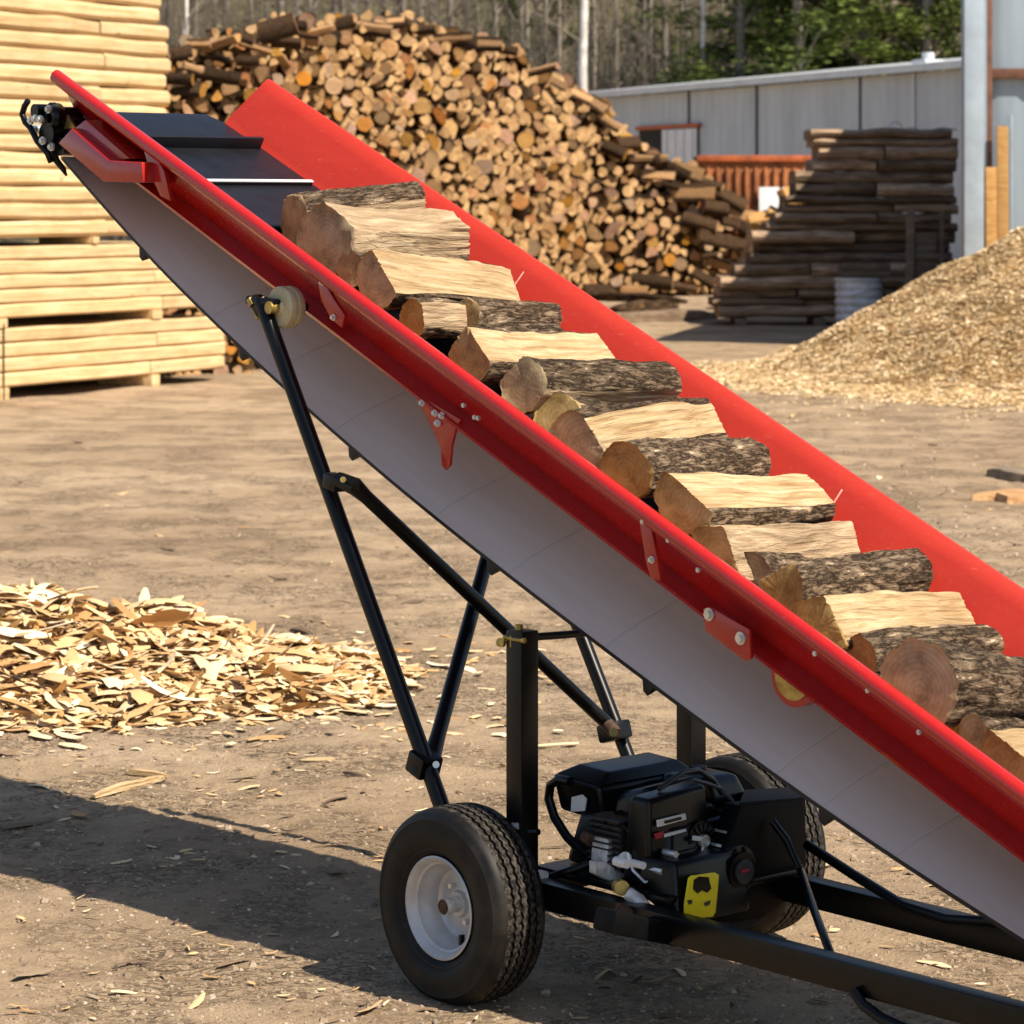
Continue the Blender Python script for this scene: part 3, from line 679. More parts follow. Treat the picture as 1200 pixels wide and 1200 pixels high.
epart(lambda b: b.prism([ms(772, 970, .39), ms(800, 945, .39), ms(836, 940, .39), ms(856, 956, .39), ms(864, 1060, .39), ms(790, 1060, .39)], (-.16, 0, 0), 'blackplastic', .02), 'crankcase')
epart(lambda b: b.tube([ms(862, 950, .44), ms(858, 938, .42), ms(846, 925, .40), ms(828, 918, .40), ms(812, 914, .40)], .0045, 'darkgrey', 8), 'throttle_cable')
epart(lambda b: b.tube([mo(632, 1033, -.34), mo(650, 1026, -.33), mo(676, 1018, -.31), mo(690, 1012, -.29)], .009, 'black', 10), 'fuel_line')
epart(lambda b: b.box(mo(632, 1029, -.36), (.03, .03, .03), 'alu', None, .005), 'mount_nut')

# ------------------------------------------------------------------ logs
def log_mesh(name, Ln, Rd, cuts, seed, mb_bark='bark', mw='splitwood', me_='endwood', N=64, Mx=34, rough=1.0, sq=1.0):
    """a firewood billet along local x; cuts = list of (angle, distance/R) flat split faces"""
    v = []; f = []; idx = []; sm = []
    ring_kind = None
    sd = seed*13.7
    rs = random.Random(seed); tap = rs.uniform(.76, 1.02) if rough >= 1 else rs.uniform(.9, 1.05); ob = [(rs.gauss(0, .20), rs.gauss(0, .16)) if rough >= 1 else (rs.gauss(0, .1), rs.gauss(0, .1)) for _ in (0, 1)]
    yaw2 = rs.uniform(-.14, .14)*Rd if rough >= 1 else 0
    for j in range(Mx+1):
        x = -Ln/2 + Ln*j/Mx
        bend = Rd*.12*math.sin(j/Mx*math.pi + sd)
        kinds = []
        for k in range(N):
            th = 2*math.pi*k/N
            r = Rd*(1+.10*nz(math.cos(th)*1.1+sd, math.sin(th)*1.1, x*1.2/Rd*.1))
            b = r*(1 + rough*(.09*nz(x*7+sd, math.cos(th)*1.3, math.sin(th)*1.3) + .07*nz(x*13, th*2.2+sd, 1) + .05*nz(x*60, th*7+sd, 4) + .10*(abs(nz(x*6+sd, th*6, 7))-.25)))
            kk = 0
            for ca, cd in cuts:
                cc = math.cos(th-ca)
                if cc > .05:
                    h = Rd*(cd + rough*((.11*nz(x*4.5/Rd*.06+ca, sd)) + .08*nz(x*13/Rd*.06+ca, sd+4)))/cc
                    h2 = h*(1 + rough*(.06*nz(x*2.2/Rd*.06, math.tan(max(-1.4, min(1.4, math.remainder(th-ca, 2*math.pi))))*3.5+sd, 2) + .05*nz(x*5/Rd*.06, math.tan(max(-1.4, min(1.4, math.remainder(th-ca, 2*math.pi))))*11+sd, 8)))
                    if h2 < b: b = h2; kk = 1
            kinds.append(kk)
            ex = 0
            if j in (0, Mx): ex = (1 if j else -1)*Rd*(.09*nz(math.cos(th)*.8+sd, math.sin(th)*.8, j*3.3) + (.09*nz(th*9+sd, j*1.7) if kk else .02*nz(th*6, sd)))
            tw = 1+(tap-1)*j/Mx; yy, zz = b*math.cos(th)*sq*tw, b*math.sin(th)*tw
            w0, w1 = max(0, 1-j/Mx*2.5), max(0, 1-(1-j/Mx)*2.5)
            x2 = x + ex + w0*(ob[0][0]*yy+ob[0][1]*zz) + w1*(ob[1][0]*yy+ob[1][1]*zz)
            v.append((x2, yy+yaw2*math.sin(j/Mx*3.1+sd), zz+bend))
        if j == Mx//2: ring_kind = kinds
    for j in range(Mx):
        for k in range(N):
            a, b2 = j*N+k, j*N+(k+1) % N
            f.append((a, b2, b2+N, a+N)); idx.append(1 if ring_kind[k] and ring_kind[(k+1) % N] else 0)
    for j, sg in ((0, -1), (Mx, 1)):
        base = j*N; inner = []
        cx = sum(v[base+k][0] for k in range(N))/N; cy = sum(v[base+k][1] for k in range(N))/N; cz = sum(v[base+k][2] for k in range(N))/N
        prev = [base+k for k in range(N)]
        for q in (.95, .62, .25):
            st = len(v)
            for k in range(N):
                p = v[base+k]; v.append((cx+(p[0]-cx)*(.55 if q > .9 else .3 if q > .5 else .05), cy+(p[1]-cy)*q, cz+(p[2]-cz)*q))
            cur = [st+k for k in range(N)]
            for k in range(N):
                qd = (prev[k], cur[k], cur[(k+1) % N], prev[(k+1) % N]); f.append(qd if sg > 0 else qd[::-1]); idx.append(2)
            prev = cur
        v.append((cx, cy, cz)); ci = len(v)-1
        for k in range(N):
            t_ = (prev[k], ci, prev[(k+1) % N]); f.append(t_ if sg > 0 else t_[::-1]); idx.append(2)
    me = pydata(name, v, f, [mb_bark, mw, me_], idx, True)
    bm = bmesh.new(); bm.from_mesh(me); bmesh.ops.recalc_face_normals(bm, faces=bm.faces); bm.to_mesh(me); bm.free()
    me.set_sharp_from_angle(angle=R(42))
    return me
rootM = Matrix.Translation((C[0], C[1], 0)) @ Matrix.Rotation(math.atan2(L[1], L[0]), 4, 'Z')
UP = math.pi/2
def put_log(px0, px1, o0, o1, rad, cuts, spin, label, seed, sq=1.0, mw='splitwood'):
    """near end centre seen at px0, far end centre at px1"""
    a = rootM @ mo(*px0, o0); b = rootM @ mo(*px1, o1)
    d = b-a; ln = d.length; d.normalize()
    up = (rootM.to_3x3() @ Vector((SA, 0, CA)))
    y = up.cross(d).normalized(); z = d.cross(y)
    rj = random.Random(seed*7+1); m = Matrix((d, y, z)).transposed() @ Matrix.Rotation(rj.uniform(-.07, .07), 3, 'Z') @ Matrix.Rotation(rj.uniform(-.05, .05), 3, 'Y') @ Matrix.Rotation(spin, 3, 'X')
    me = log_mesh('firewood_log', ln, rad*1.27, cuts, seed, mw=mw, sq=sq)
    o = link('firewood_log', me); o.matrix_world = Matrix.Translation((a+b)/2) @ m.to_4x4()
    tag(o, label, 'log', 'firewood logs riding up the conveyor')
    return o
# local cross-section angles: 0 = towards the y axis (uphill side = +y ... ), UP = away from the deck
HALF = [(UP, .25)]
logs = [
 # px near end,  px far end,   o0,   o1,   radius, cuts, spin, label
 ((380, 272), (528, 286), -.21, .20, .074, [(UP-.55, .66), (UP+.55, .78)], -.1, 'thick topmost log with weathered pale top and bark rim at the end'),
 ((346, 256), (486, 246), -.14, .22, .056, [(UP+.25, .70)], .3, 'dark ended log lying uphill behind the topmost thick log'),
 ((440, 331), (598, 342), -.25, .22, .056, [(UP-.35, .30), (UP+1.3, .85)], -.1, 'split log with smooth pale top, second below the black bare belt'),
 ((486, 377), (540, 374), -.24, -.06, .036, [(UP+.4, .7)], .1, 'short brown bark piece wedged low beside the rail'),
 ((545, 372), (648, 372), -.08, .24, .034, [(UP-.5, .75)], 0, 'thin grey log mostly hidden between two pale splits'),
 ((556, 418), (700, 410), -.25, .23, .058, [(UP-.45, .22), (UP+1.4, .8)], -.1, 'wide pale split with a tan end, uphill of the dark knotty log'),
 ((614, 450), (776, 452), -.25, .23, .050, [(UP+.9, .72), (UP-1.0, .78), (UP+2.4, .8)], .2, 'dark brown knotty log covered in bark, lying tilted across the belt'),
 ((654, 490), (735, 512), -.22, .05, .048, [], 0, 'black mossy bark log mostly hidden under the split below it'),
 ((682, 513), (832, 504), -.24, .22, .056, [(UP-.6, .42), (UP+.9, .62)], -.08, 'pale split log with square tan end, uphill of the grey bark log'),
 ((736, 558), (878, 538), -.25, .22, .050, [(UP+.6, .92)], .5, 'grey brown round log with rough bark right above the palest split'),
 ((800, 590), (962, 578), -.26, .24, .058, [(UP-.22, .14), (UP-2.2, .95)], -.05, 'palest wide split log with a clean flat cream top'),
 ((846, 646), (990, 640), -.25, .22, .056, [(UP-.75, .38)], -.1, 'split with rough dark bark end just below the palest split'),
 ((914, 694), (1060, 674), -.25, .23, .050, [(UP+1.0, .62), (UP-1.3, .9)], .2, 'grey bark log with round dark end and a pale crack along it'),
 ((970, 736), (1116, 716), -.25, .23, .056, [(UP-.8, .50), (UP+.5, .60)], 0, 'yellow split log with a brown wedge shaped end'),
 ((1010, 770), (1150, 760), -.22, .20, .040, [(UP+.3, .8)], 0, 'thin grey bark log tucked above the largest round one'),
 ((1082, 815), (1225, 806), -.25, .20, .068, [(UP+2.4, .85)], -.3, 'largest round log with grey bark and orange brown sawn end'),
 ((1142, 858), (1190, 860), -.19, -.02, .026, [], 0, 'small dark brown chunk wedged under the largest round log'),
 ((1180, 884), (1300, 878), -.23, .22, .052, [(UP-.2, .35), (UP+1.5, .8), (UP-1.6, .8)], -.05, 'square ended split log cut off by the right edge of the photo'),
]
# split faces of each log: (lean downhill from straight up, distance from the core), and the face material
CUTS = [([(.25, .80), (-.9, .82), (1.35, .86)], 'splitgrey'), ([(1.3, .8)], 'splitgrey'), ([(.50, .50)], 'splitwood'), ([(1.0, .8)], 'splitgrey'), ([], 'splitgrey'),
 ([(.42, .45), (-1.2, .8)], 'splitwood'), ([(-1.2, .8), (1.9, .86)], 'splitgrey'), ([], 'splitgrey'), ([(.72, .52)], 'splitwood'), ([], 'splitgrey'), ([(.22, .33)], 'splitwood'),
 ([(.85, .50), (-.5, .86)], 'splitgrey'), ([(-.9, .72)], 'splitgrey'), ([(.62, .46), (-.75, .70)], 'splitwood'), ([], 'splitgrey'), ([], 'splitgrey'), ([], 'splitgrey'), ([(.2, .5), (-1.5, .8), (1.7, .8)], 'splitwood')]
for i, (a, b, o0, o1, r, cuts, spin, lab_) in enumerate(logs):
    cuts, mw_ = CUTS[i]; put_log(a, b, o0, o1, r, [(UP+x, d) for x, d in cuts], 0, lab_, i+3, 1.0, mw_)
fill_lab = 'dark bark piece half buried under the other logs on the belt'
for i, (u, v) in enumerate([(420, 318), (490, 372), (560, 405), (640, 478), (700, 525), (800, 605), (880, 672), (950, 725), (1025, 780), (1120, 850)]):
    o = put_log((u-4, v), (u+92, v-4), -.19, .17, .034, [], i*1.3, fill_lab, 40+i)
    tt = icv(rootM.inverted() @ o.location)

# ------------------------------------------------------------------ lumber stacks (left)
def lumber():
    e = Vector((.472, .882, 0)).normalized(); nrm = Vector((-e.y, e.x, 0)); base = Vector((-4.44, 25.1, 0))
    rz = math.atan2(e.y, e.x)
    def board(t0, t1, z0, h, depth, label, group, name='board', wob=.012, m='lumber'):
        N = 26; v = []; f = []; sd = random.random()*99
        for j in range(N+1):
            x = -(t1-t0)/2 + (t1-t0)*j/N
            dz = wob*nz(x*.9+sd, 1); dy = wob*1.6*nz(x*.8+sd, 5)
            hh = h*(1+.10*nz(x*1.3+sd, 9))
            r = .018 + (.014 if wob > .014 else 0)
            sec = [(0+r, 0), (0, r), (0, hh-r), (r, hh), (depth, hh), (depth, 0)]
            v += [(x, y+dy, z+dz) for y, z in sec]
        for j in range(N):
            for k in range(6): a = j*6+k; b = j*6+(k+1) % 6; f.append((a, a+6, b+6, b))
        f.append(tuple(range(6))[::-1] if False else (0, 1, 2, 3, 4, 5)); f.append(tuple(N*6+k for k in (5, 4, 3, 2, 1, 0)))
        me = pydata(name, v, f, [m])
        bm = bmesh.new(); bm.from_mesh(me); bmesh.ops.recalc_face_normals(bm, faces=bm.faces); bm.to_mesh(me); bm.free()
        o = link(name, me); p = base + e*((t0+t1)/2) + nrm*0; o.location = (p.x, p.y, z0); o.rotation_euler = (0, 0, rz)
        return tag(o, label, 'board', group)
    def pack(zs, hs, tend, wob, label, group, ej, depth=2.0):
        for i, z in enumerate(zs):
            te = tend + random.uniform(-ej, ej)
            if i % 2 == 0 or wob > .015 and random.random() < .4:
                tj = (2.36 if wob < .015 else 1.55) + random.uniform(-.15, .15)
                board(-1.6, tj-.006, z, hs-.008, depth, label, group, wob=wob); board(tj+.006, te, z, hs-.008, depth, label, group, wob=wob)
            else: board(-1.6, te, z, hs-.008, depth, label, group, wob=wob)
    pack([.115+.129*i for i in range(4)], .129, 3.5, .003, 'pale sawn board in the bottom pack of the lumber stack', 'boards in the bottom lumber pack', .03)
    pack([.715+.126*i for i in range(5)], .126, 3.46, .004, 'pale sawn board in the middle pack of the lumber stack', 'boards in the middle lumber pack', .05)
    pack([1.415+.152*i for i in range(17)], .152, 2.5, .018, 'rough rounded pale timber in the tall upper lumber stack', 'timbers in the upper lumber stack', .09)
    def block(t, z, h, label, group, w=.10):
        mb = MB(); mb.box((0, .30, h/2), (w, .62, h), 'lumber', None, .004); o = mb.obj('wooden_block')
        p = base+e*t; o.location = (p.x, p.y, z); o.rotation_euler = (0, 0, rz); tag(o, label, 'block', group)
    for t in (.07, 2.33): block(t, 0, .112, 'square wooden bearer between the ground and the bottom lumber pack', 'bearers under the lumber stack', .13)
    for t in (.03, 2.36): block(t, .634, .079, 'wooden spacer between the bottom and middle lumber packs', 'spacers between lumber packs', .16)
    for t in (-.5, 1.4, 3.2): block(t, 1.348, .062, 'thin wooden spacer under the upper lumber stack', 'spacers under the upper lumber stack', .09)
    mb = MB(); mb.box((0, -.012, .31), (.016, .005, .66), 'dark'); o = mb.obj('strap'); p = base+e*.055; o.location = (p.x, p.y, .03); o.rotation_euler = (0, 0, rz)
    tag(o, 'thin black strap round the left end of the bottom lumber pack', 'strap')
lumber()

# ------------------------------------------------------------------ firewood heap
SIL = [(186, 446), (186, 86), (198, 66), (215, 48), (240, 40), (262, 30), (300, 27), (330, 14), (360, 20), (420, 17), (480, 13), (508, 26), (545, 42), (600, 48), (630, 74), (660, 88), (690, 104), (712, 120), (738, 158), (770, 180), (806, 192), (850, 215), (878, 240), (893, 262), (890, 310), (845, 338), (790, 346), (690, 352), (600, 376), (480, 420), (300, 446)]
def inside(u, v, poly=SIL):
    r = False; j = len(poly)-1
    for i in range(len(poly)):
        a, b = poly[i], poly[j]
        if (a[1] > v) != (b[1] > v) and u < (b[0]-a[0])*(v-a[1])/(b[1]-a[1])+a[0]: r = not r
        j = i
    return r
def heapY(u, v):
    pts = [(180, 444), (300, 436), (480, 392), (690, 350), (800, 347), (900, 345)]
    vf = pts[-1][1]
    for (u0, v0), (u1, v1) in zip(pts, pts[1:]):
        if u0 <= u <= u1: vf = v0+(v1-v0)*(u-u0)/(u1-u0); break
    Yf = H*F/(vf-HZ); c = .55
    return (Yf+1.7*c)/(1+c*(v-HZ)/F) + .35*nz(u*.013, v*.017)
def heap():
    rnd = random.Random(3)
    variants = []
    for i in range(12):
        kind = i % 6
        cuts = {0: [], 1: [(2.2, .7)], 2: [(UP, .25)], 3: [(UP-.7, .15), (UP+.75, .2)], 4: [(rnd.random()*6, .4)], 5: [(1, .4), (3.0, .5)]}[kind]
        variants.append(log_mesh('stacked_log', 5.5, 1.0, cuts, 60+i, 'pilebark', 'pilesplit', 'pileend', 18, 6, .8, .85+.3*rnd.random()))
    cand = []
    yv = 6
    pts = []
    # dart throwing with varying radius
    for _ in range(60000):
        u = rnd.uniform(186, 896); v = rnd.uniform(10, 446)
        if not inside(u, v): continue
        if u > 330 and v > 250 + (u-330)*.62 and u < 640 and v > 446-(u-330)*.1: continue
        r = rnd.choice((5.5, 6.5, 7.5, 8.5, 10, 11)) if u < 760 else rnd.choice((5.5, 6.5, 7, 8))
        if v > 320: r *= .85
        ok = True
        for (a, b, q) in pts:
            dx = a-u; dy = b-v
            if dx*dx+dy*dy < ((q+r)*.90)**2: ok = False; break
        if ok: pts.append((u, v, r))
    def hidden(u, v):        # behind the lumber, or behind the red conveyor and its belt
        y_lip = 98+.683*(u-315)
        low = 177+ .80*(u-67)+70
        return (315 < u and y_lip+22 < v < low-10)
    vis = [p for p in pts if not hidden(p[0], p[1])]
    hid = [p for p in pts if hidden(p[0], p[1])]
    vis.sort(key=lambda p: -p[2])
    def place(u, v, r, side=False, Yo=0.0, k=None):
        Y = heapY(u, v)+Yo; p = wp(u, v, Y); rr = r/F*Y*1.06
        k = rnd.randrange(12) if k is None else k
        if side: ax = Vector((1, rnd.uniform(-.5, .5), rnd.uniform(-.35, .35) - (.3 if u > 640 else 0))).normalized()
        else: ax = Vector((rnd.gauss(-.16, .12), 1, rnd.gauss(-.13, .09))).normalized()
        sl_ = rnd.uniform(.45, 1.15) if side else 1.0; rr *= rnd.uniform(.8, 1.3) if side else 1.0
        q = ax.to_track_quat('X', 'Z').to_matrix() @ Matrix.Rotation(rnd.random()*6.28, 3, 'X')
        if not side: p = p + ax*(2.75*rr)
        p = p + Vector((0, rnd.uniform(-.05, .05), 0))
        return variants[k], Matrix.Translation(p) @ q.to_4x4() @ Matrix.Diagonal((rr*sl_, rr, rr*(rnd.uniform(.6, 1) if side else 1), 1))
    items = []
    # logs lying on their side along the crest and down the right flank
    sides = []
    for (u, v) in [(212, 62), (232, 52), (258, 50), (285, 44), (318, 36), (345, 30), (372, 36), (300, 56), (262, 66), (228, 78), (205, 92), (330, 50), (360, 48), (290, 72), (250, 86), (400, 28), (430, 30), (222, 104), (455, 28), (500, 34), (530, 46), (560, 52), (596, 58), (622, 82), (650, 96), (676, 110), (700, 122), (716, 140), (735, 168), (760, 184), (785, 196), (806, 202), (830, 216), (854, 232), (872, 252), (880, 272), (862, 262), (838, 244), (812, 226), (786, 216), (845, 282), (868, 296), (820, 262), (852, 312), (826, 326), (800, 336), (834, 300), (772, 206), (720, 176), (742, 338), (700, 342), (765, 330)]:
        sides.append((u, v, rnd.uniform(6, 9.5)))
    for u, v, r in sides: items.append((place(u, v, r, True, -.35), True))
    for u, v, r in vis: items.append((place(u, v, r), False))
    n_ind = 300
    for (me, mt), side in items[:n_ind]:
        o = link('firewood_log', me); o.matrix_world = mt
        if side: tag(o, 'loose weathered log lying sideways on the slope of the big firewood heap', 'log', 'loose logs lying sideways on the firewood heap')
        else: tag(o, 'weathered log with its cut end showing in the big firewood heap', 'log', 'logs in the big firewood heap')
    rest = [x for x, _ in items[n_ind:]] + [place(*p) for p in hid]
    # a second layer behind fills the gaps
    back = []
    for yy in range(20, 446, 15):
        for xx in range(186, 896, 15):
            u = xx + (8 if (yy//15) % 2 else 0) + rnd.uniform(-3, 3); v = yy+rnd.uniform(-3, 3)
            if inside(u, v-9) and inside(u, v+2): back.append(place(u, v, 9.2, False, .45))
    V = []; Fc = []; I = []
    for me, mt in rest+back:
        b = len(V); V += [tuple(mt @ w.co) for w in me.vertices]
        for p in me.polygons: Fc.append(tuple(b+i for i in p.vertices)); I.append(p.material_index)
    # back slope of the heap: a lumpy bark-covered sheet closing it behind
    b = len(V); cols_ = list(range(186, 900, 14)); rows = 8
    for u in cols_:
        vt = next((v for v in range(0, 446, 3) if inside(u, v)), 340)+14
        for k in range(rows):
            if k < 4:
                vv = 440 + (vt-440)*k/3.0 if False else (345 + (vt-345)*k/3.0); Y = heapY(u, vv)+1.1
                p = wp(u, vv, Y); 
                if k == 0: p.z = -.1
            else:
                Y0 = heapY(u, vt)+1.1; p0_ = wp(u, vt, Y0); w = (k-3)/4.0
                p = Vector((p0_.x, p0_.y+4*w, p0_.z*(1-w)-.1*w))
            V.append(tuple(p))
    for i in range(len(cols_)-1):
        for k in range(rows-1): a = b+i*rows+k; Fc.append((a, a+rows, a+rows+1, a+1)); I.append(0)
    me = pydata('firewood_heap', V, Fc, ['pilebark', 'pilesplit', 'pileend'], I, True)
    me.set_sharp_from_angle(angle=R(42))
    tag(link('firewood_heap', me), 'mass of smaller stacked firewood filling the big heap behind the conveyor', 'firewood heap', kind='stuff')
    print('heap logs', len(vis), len(hid), len(back))
heap()

# ------------------------------------------------------------------ dark slab pile (right) and things by it
def slab_pile():
    Yp = 41.0; k = Yp/F
    left = [(158, 958), (200, 950), (212, 938), (240, 924), (255, 904), (270, 892), (300, 884), (316, 880), (318, 838), (380, 838)]
    def lx(v):
        for (v0, a), (v1, b) in zip(left, left[1:]):
            if v0 <= v <= v1: return a+(b-a)*(v-v0)/(v1-v0)
        return 838
    rnd = random.Random(5)
    v = 372.0; i = 0
    while v > 160:
        hpx = rnd.uniform(8.5, 15.5); z = H-(v-HZ)*k; h = hpx*k
        ua = lx(max(158, v-hpx/2)) + rnd.uniform(-9, 9); ub = (1122 if v < 318 else rnd.choice((1118, 1124))) + rnd.uniform(-6, 4)
        cuts_ = [ua]
        if rnd.random() < .75: cuts_.append(ua+(ub-ua)*rnd.uniform(.3, .65))
        cuts_.append(ub)
        for a, b in zip(cuts_, cuts_[1:]):
            x0, x1 = (a-600)*k, (b-600)*k-.03; N = 16; V = []; Fc = []; sd = rnd.random()*99
            dz = .035; fd = rnd.uniform(-.10, .14)
            for j in range(N+1):
                x = x0+(x1-x0)*j/N; w = dz*nz(x*1.6+sd, 2); dp = fd+.07*nz(x*1.9+sd, 4); hh = h*(1.04+.22*nz(x*2.2+sd, 6))
                sec = [(.10, .0), (.02, .25), (.0, .55), (.05, .9), (.12, 1.0), (1.1, 1.0), (1.1, 0)]
                V += [(x-(x0+x1)/2, y+dp, zz*hh+w) for y, zz in sec]
            n = 7
            for j in range(N):
                for q in range(n): aa = j*n+q; bb = j*n+(q+1) % n; Fc.append((aa, bb, bb+n, aa+n))
            Fc.append(tuple(range(n))[::-1]); Fc.append(tuple(N*n+q for q in range(n)))
            me = pydata('slab', V, Fc, ['slab'], None, True); bm = bmesh.new(); bm.from_mesh(me); bmesh.ops.recalc_face_normals(bm, faces=bm.faces); bm.to_mesh(me); bm.free()
            me.set_sharp_from_angle(angle=R(40))
            o = link('slab', me, None, ((x0+x1)/2, Yp, z)); tag(o, 'dark weathered wood slab in the tall stack beside the grey sheds', 'slab', 'dark slabs in the stack by the sheds')
        v -= hpx*.97; i += 1
    for u in (868, 960, 1060):
        mb = MB(); mb.box((0, .5, .04), (.16, 1.1, .10), 'oldwood', None, .006); o = mb.obj('wooden_bearer', None, ((u-600)*k, Yp-.03, .01)); tag(o, 'short wooden bearer on the ground under the dark slab stack', 'bearer', 'bearers under the dark slab stack')
    # white wrapped drum with a box on it
    Yd = 40.2; kd = Yd/F; t = empty('drum', ((1006-600)*kd, Yd, 0)); tag(t, 'pale ribbed drum standing in front of the dark slab stack', 'drum')
    mb = MB(); pr_ = []
    for q in range(25):
        z = .66*q/24; pr_.append((z, .325*(1-.03*(1-q/24)) + .012*math.sin(q*1.6)))
    rings = [[Vector((r*math.cos(a*math.pi/18), r*math.sin(a*math.pi/18), z+.012*nz(a*.7, z*9))) for a in range(36)] for z, r in pr_]
    mb.strip(rings, 'bluewhite', True); mb.obj('body', t)
    mb = MB(); mb.tube([(0, 0, .66), (0, 0, .69)], .34, 'bluewhite', 36); mb.obj('lid', t)
    mb = MB(); mb.tube([(.34*math.cos(a), .34*math.sin(a), .5-.06*math.sin(a*2)) for a in [x*.3 for x in range(-8, 1)]], .008, 'steel', 8); mb.obj('handle', t)
    mb = MB()
    mb.box((0, 0, .10), (.66, .5, .19), 'oldwood', None, .01); mb.box((0, -.26, .05), (.68, .03, .08), 'oldwood', None, .004); mb.box((0, -.26, .15), (.68, .03, .08), 'oldwood', None, .004)
    o = mb.obj('wooden_crate', None, ((1012-600)*kd, Yd, .70)); tag(o, 'low weathered wooden crate resting on the pale ribbed drum', 'crate')
    # standing frame with boards
    Yq = 39.6; kq = Yq/F; t = empty('board_rack', ((1085-600)*kq, Yq, 0)); tag(t, 'tall grey post frame holding an upright board by the slab stack', 'rack')
    def z_(v): return H-(v-HZ)*kq
    for u, w, vt in ((1066, 9, 244), (1103, 5, 248)):
        mb = MB(); mb.box(((u-1085)*kq, 0, z_(vt)/2), (w*kq, .09, z_(vt)), 'oldwood', Matrix.Rotation(.015, 3, 'Y'), .006); mb.obj('post', t)
    mb = MB(); mb.box((0, .05, z_(272)/2), (26*kq, .03, z_(272)), 'oldwood', None, .004); mb.obj('board', t)
    mb = MB(); mb.box((0, .0, z_(300)), (34*kq, .03, .08), 'oldwood', None, .004); mb.obj('rail', t)
    # wire hoop and rods lying on the slab stack
    t = None
    mb = MB(); zt = H-(159-HZ)*k
    mb.tube([((1050-600)*k + .22*i, Yp+.1, zt+.05+.07*abs(math.sin(i*1.7))) for i in range(5)], .012, 'steel', 8)
    mb.tube([((1050-600)*k + .10*math.cos(a), Yp+.1, zt+.10+.10*math.sin(a)) for a in [x*.6 for x in range(11)]], .010, 'steel', 8)
    o = mb.obj('bent_wire'); tag(o, 'bent wire lying on top of the dark slab stack', 'wire')
slab_pile()

# ------------------------------------------------------------------ orange bin and white sheets
Yb = 55.5; kb = Yb/F
t = empty('steel_bin', ((886-600)*kb, Yb+.9, 0)); tag(t, 'rusty orange steel bin with ribbed side standing between the heap and the slab stack', 'bin')
wB = 134*kb; hB = H+58*kb
M['rustybody'] = simple('rusty_orange_sheet', (.30, .105, .03), .75, 0, .6, 3)
mb = MB(); mb.box((0, 0, hB/2), (wB, 1.7, hB), 'rustybody', None, .02); mb.obj('body', t)
mb = MB(); mb.box((0, -.88, hB-.06), (wB+.06, .08, .12), 'orange', None, .01); mb.obj('rim', t)
for q in range(13):
    mb = MB(); mb.box((-wB/2+wB*q/12, -.885, hB/2-.08), (.05, .07, hB-.3), 'rustybody', None, .008); mb.obj('rib', t)
for i, (u0, u1, lab_) in enumerate(((889, 913, 'narrower white sheet leaning against the orange bin'), (916, 950, 'wider white sheet leaning against the orange bin'))):
    mb = MB(); mb.box((0, 0, 1.02), ((u1-u0)*kb, .02, 2.04), 'white', Matrix.Rotation(-.06, 3, 'X'), .004); o = mb.obj('metal_sheet', None, (((u0+u1)/2-600)*kb, Yb-.13, .0)); tag(o, lab_, 'sheet')
for i, (u, v, r) in enumerate(((917, 258, .5), (930, 250, -.4), (905, 264, .2), (925, 240, 1.2), (898, 256, -.2))):
    Yo = 45.2; mb = MB(); mb.box((0, 0, 0), (.55, .3, .14), 'orangewood', Matrix.Rotation(r, 3, 'Y') @ Matrix.Rotation(.5, 3, 'X'), .02); o = mb.obj('wood_block', None, wp(u, v, Yo)); tag(o, 'bright orange offcut among the scraps between the heap and slab stack', 'offcut', 'orange offcuts by the bin')
# scraps mound the offcuts rest on
mb = MB(); secs = []
for i in range(9):
    w = i/8; y = 45.2+2.2*w
    secs.append([Vector((3.6+1.9*j/10, y, max(0, (H-.05)*math.sin(w*math.pi*.55)*math.sin((.12+.78*j/10)*math.pi)+.12*nz(j*1.1, i*.9)))) for j in range(11)])
mb.strip(secs, 'pilesplit'); o = mb.obj('wood_scraps'); tag(o, 'low mound of orange brown wood scraps between heap and slab stack', 'wood scraps', kind='stuff')

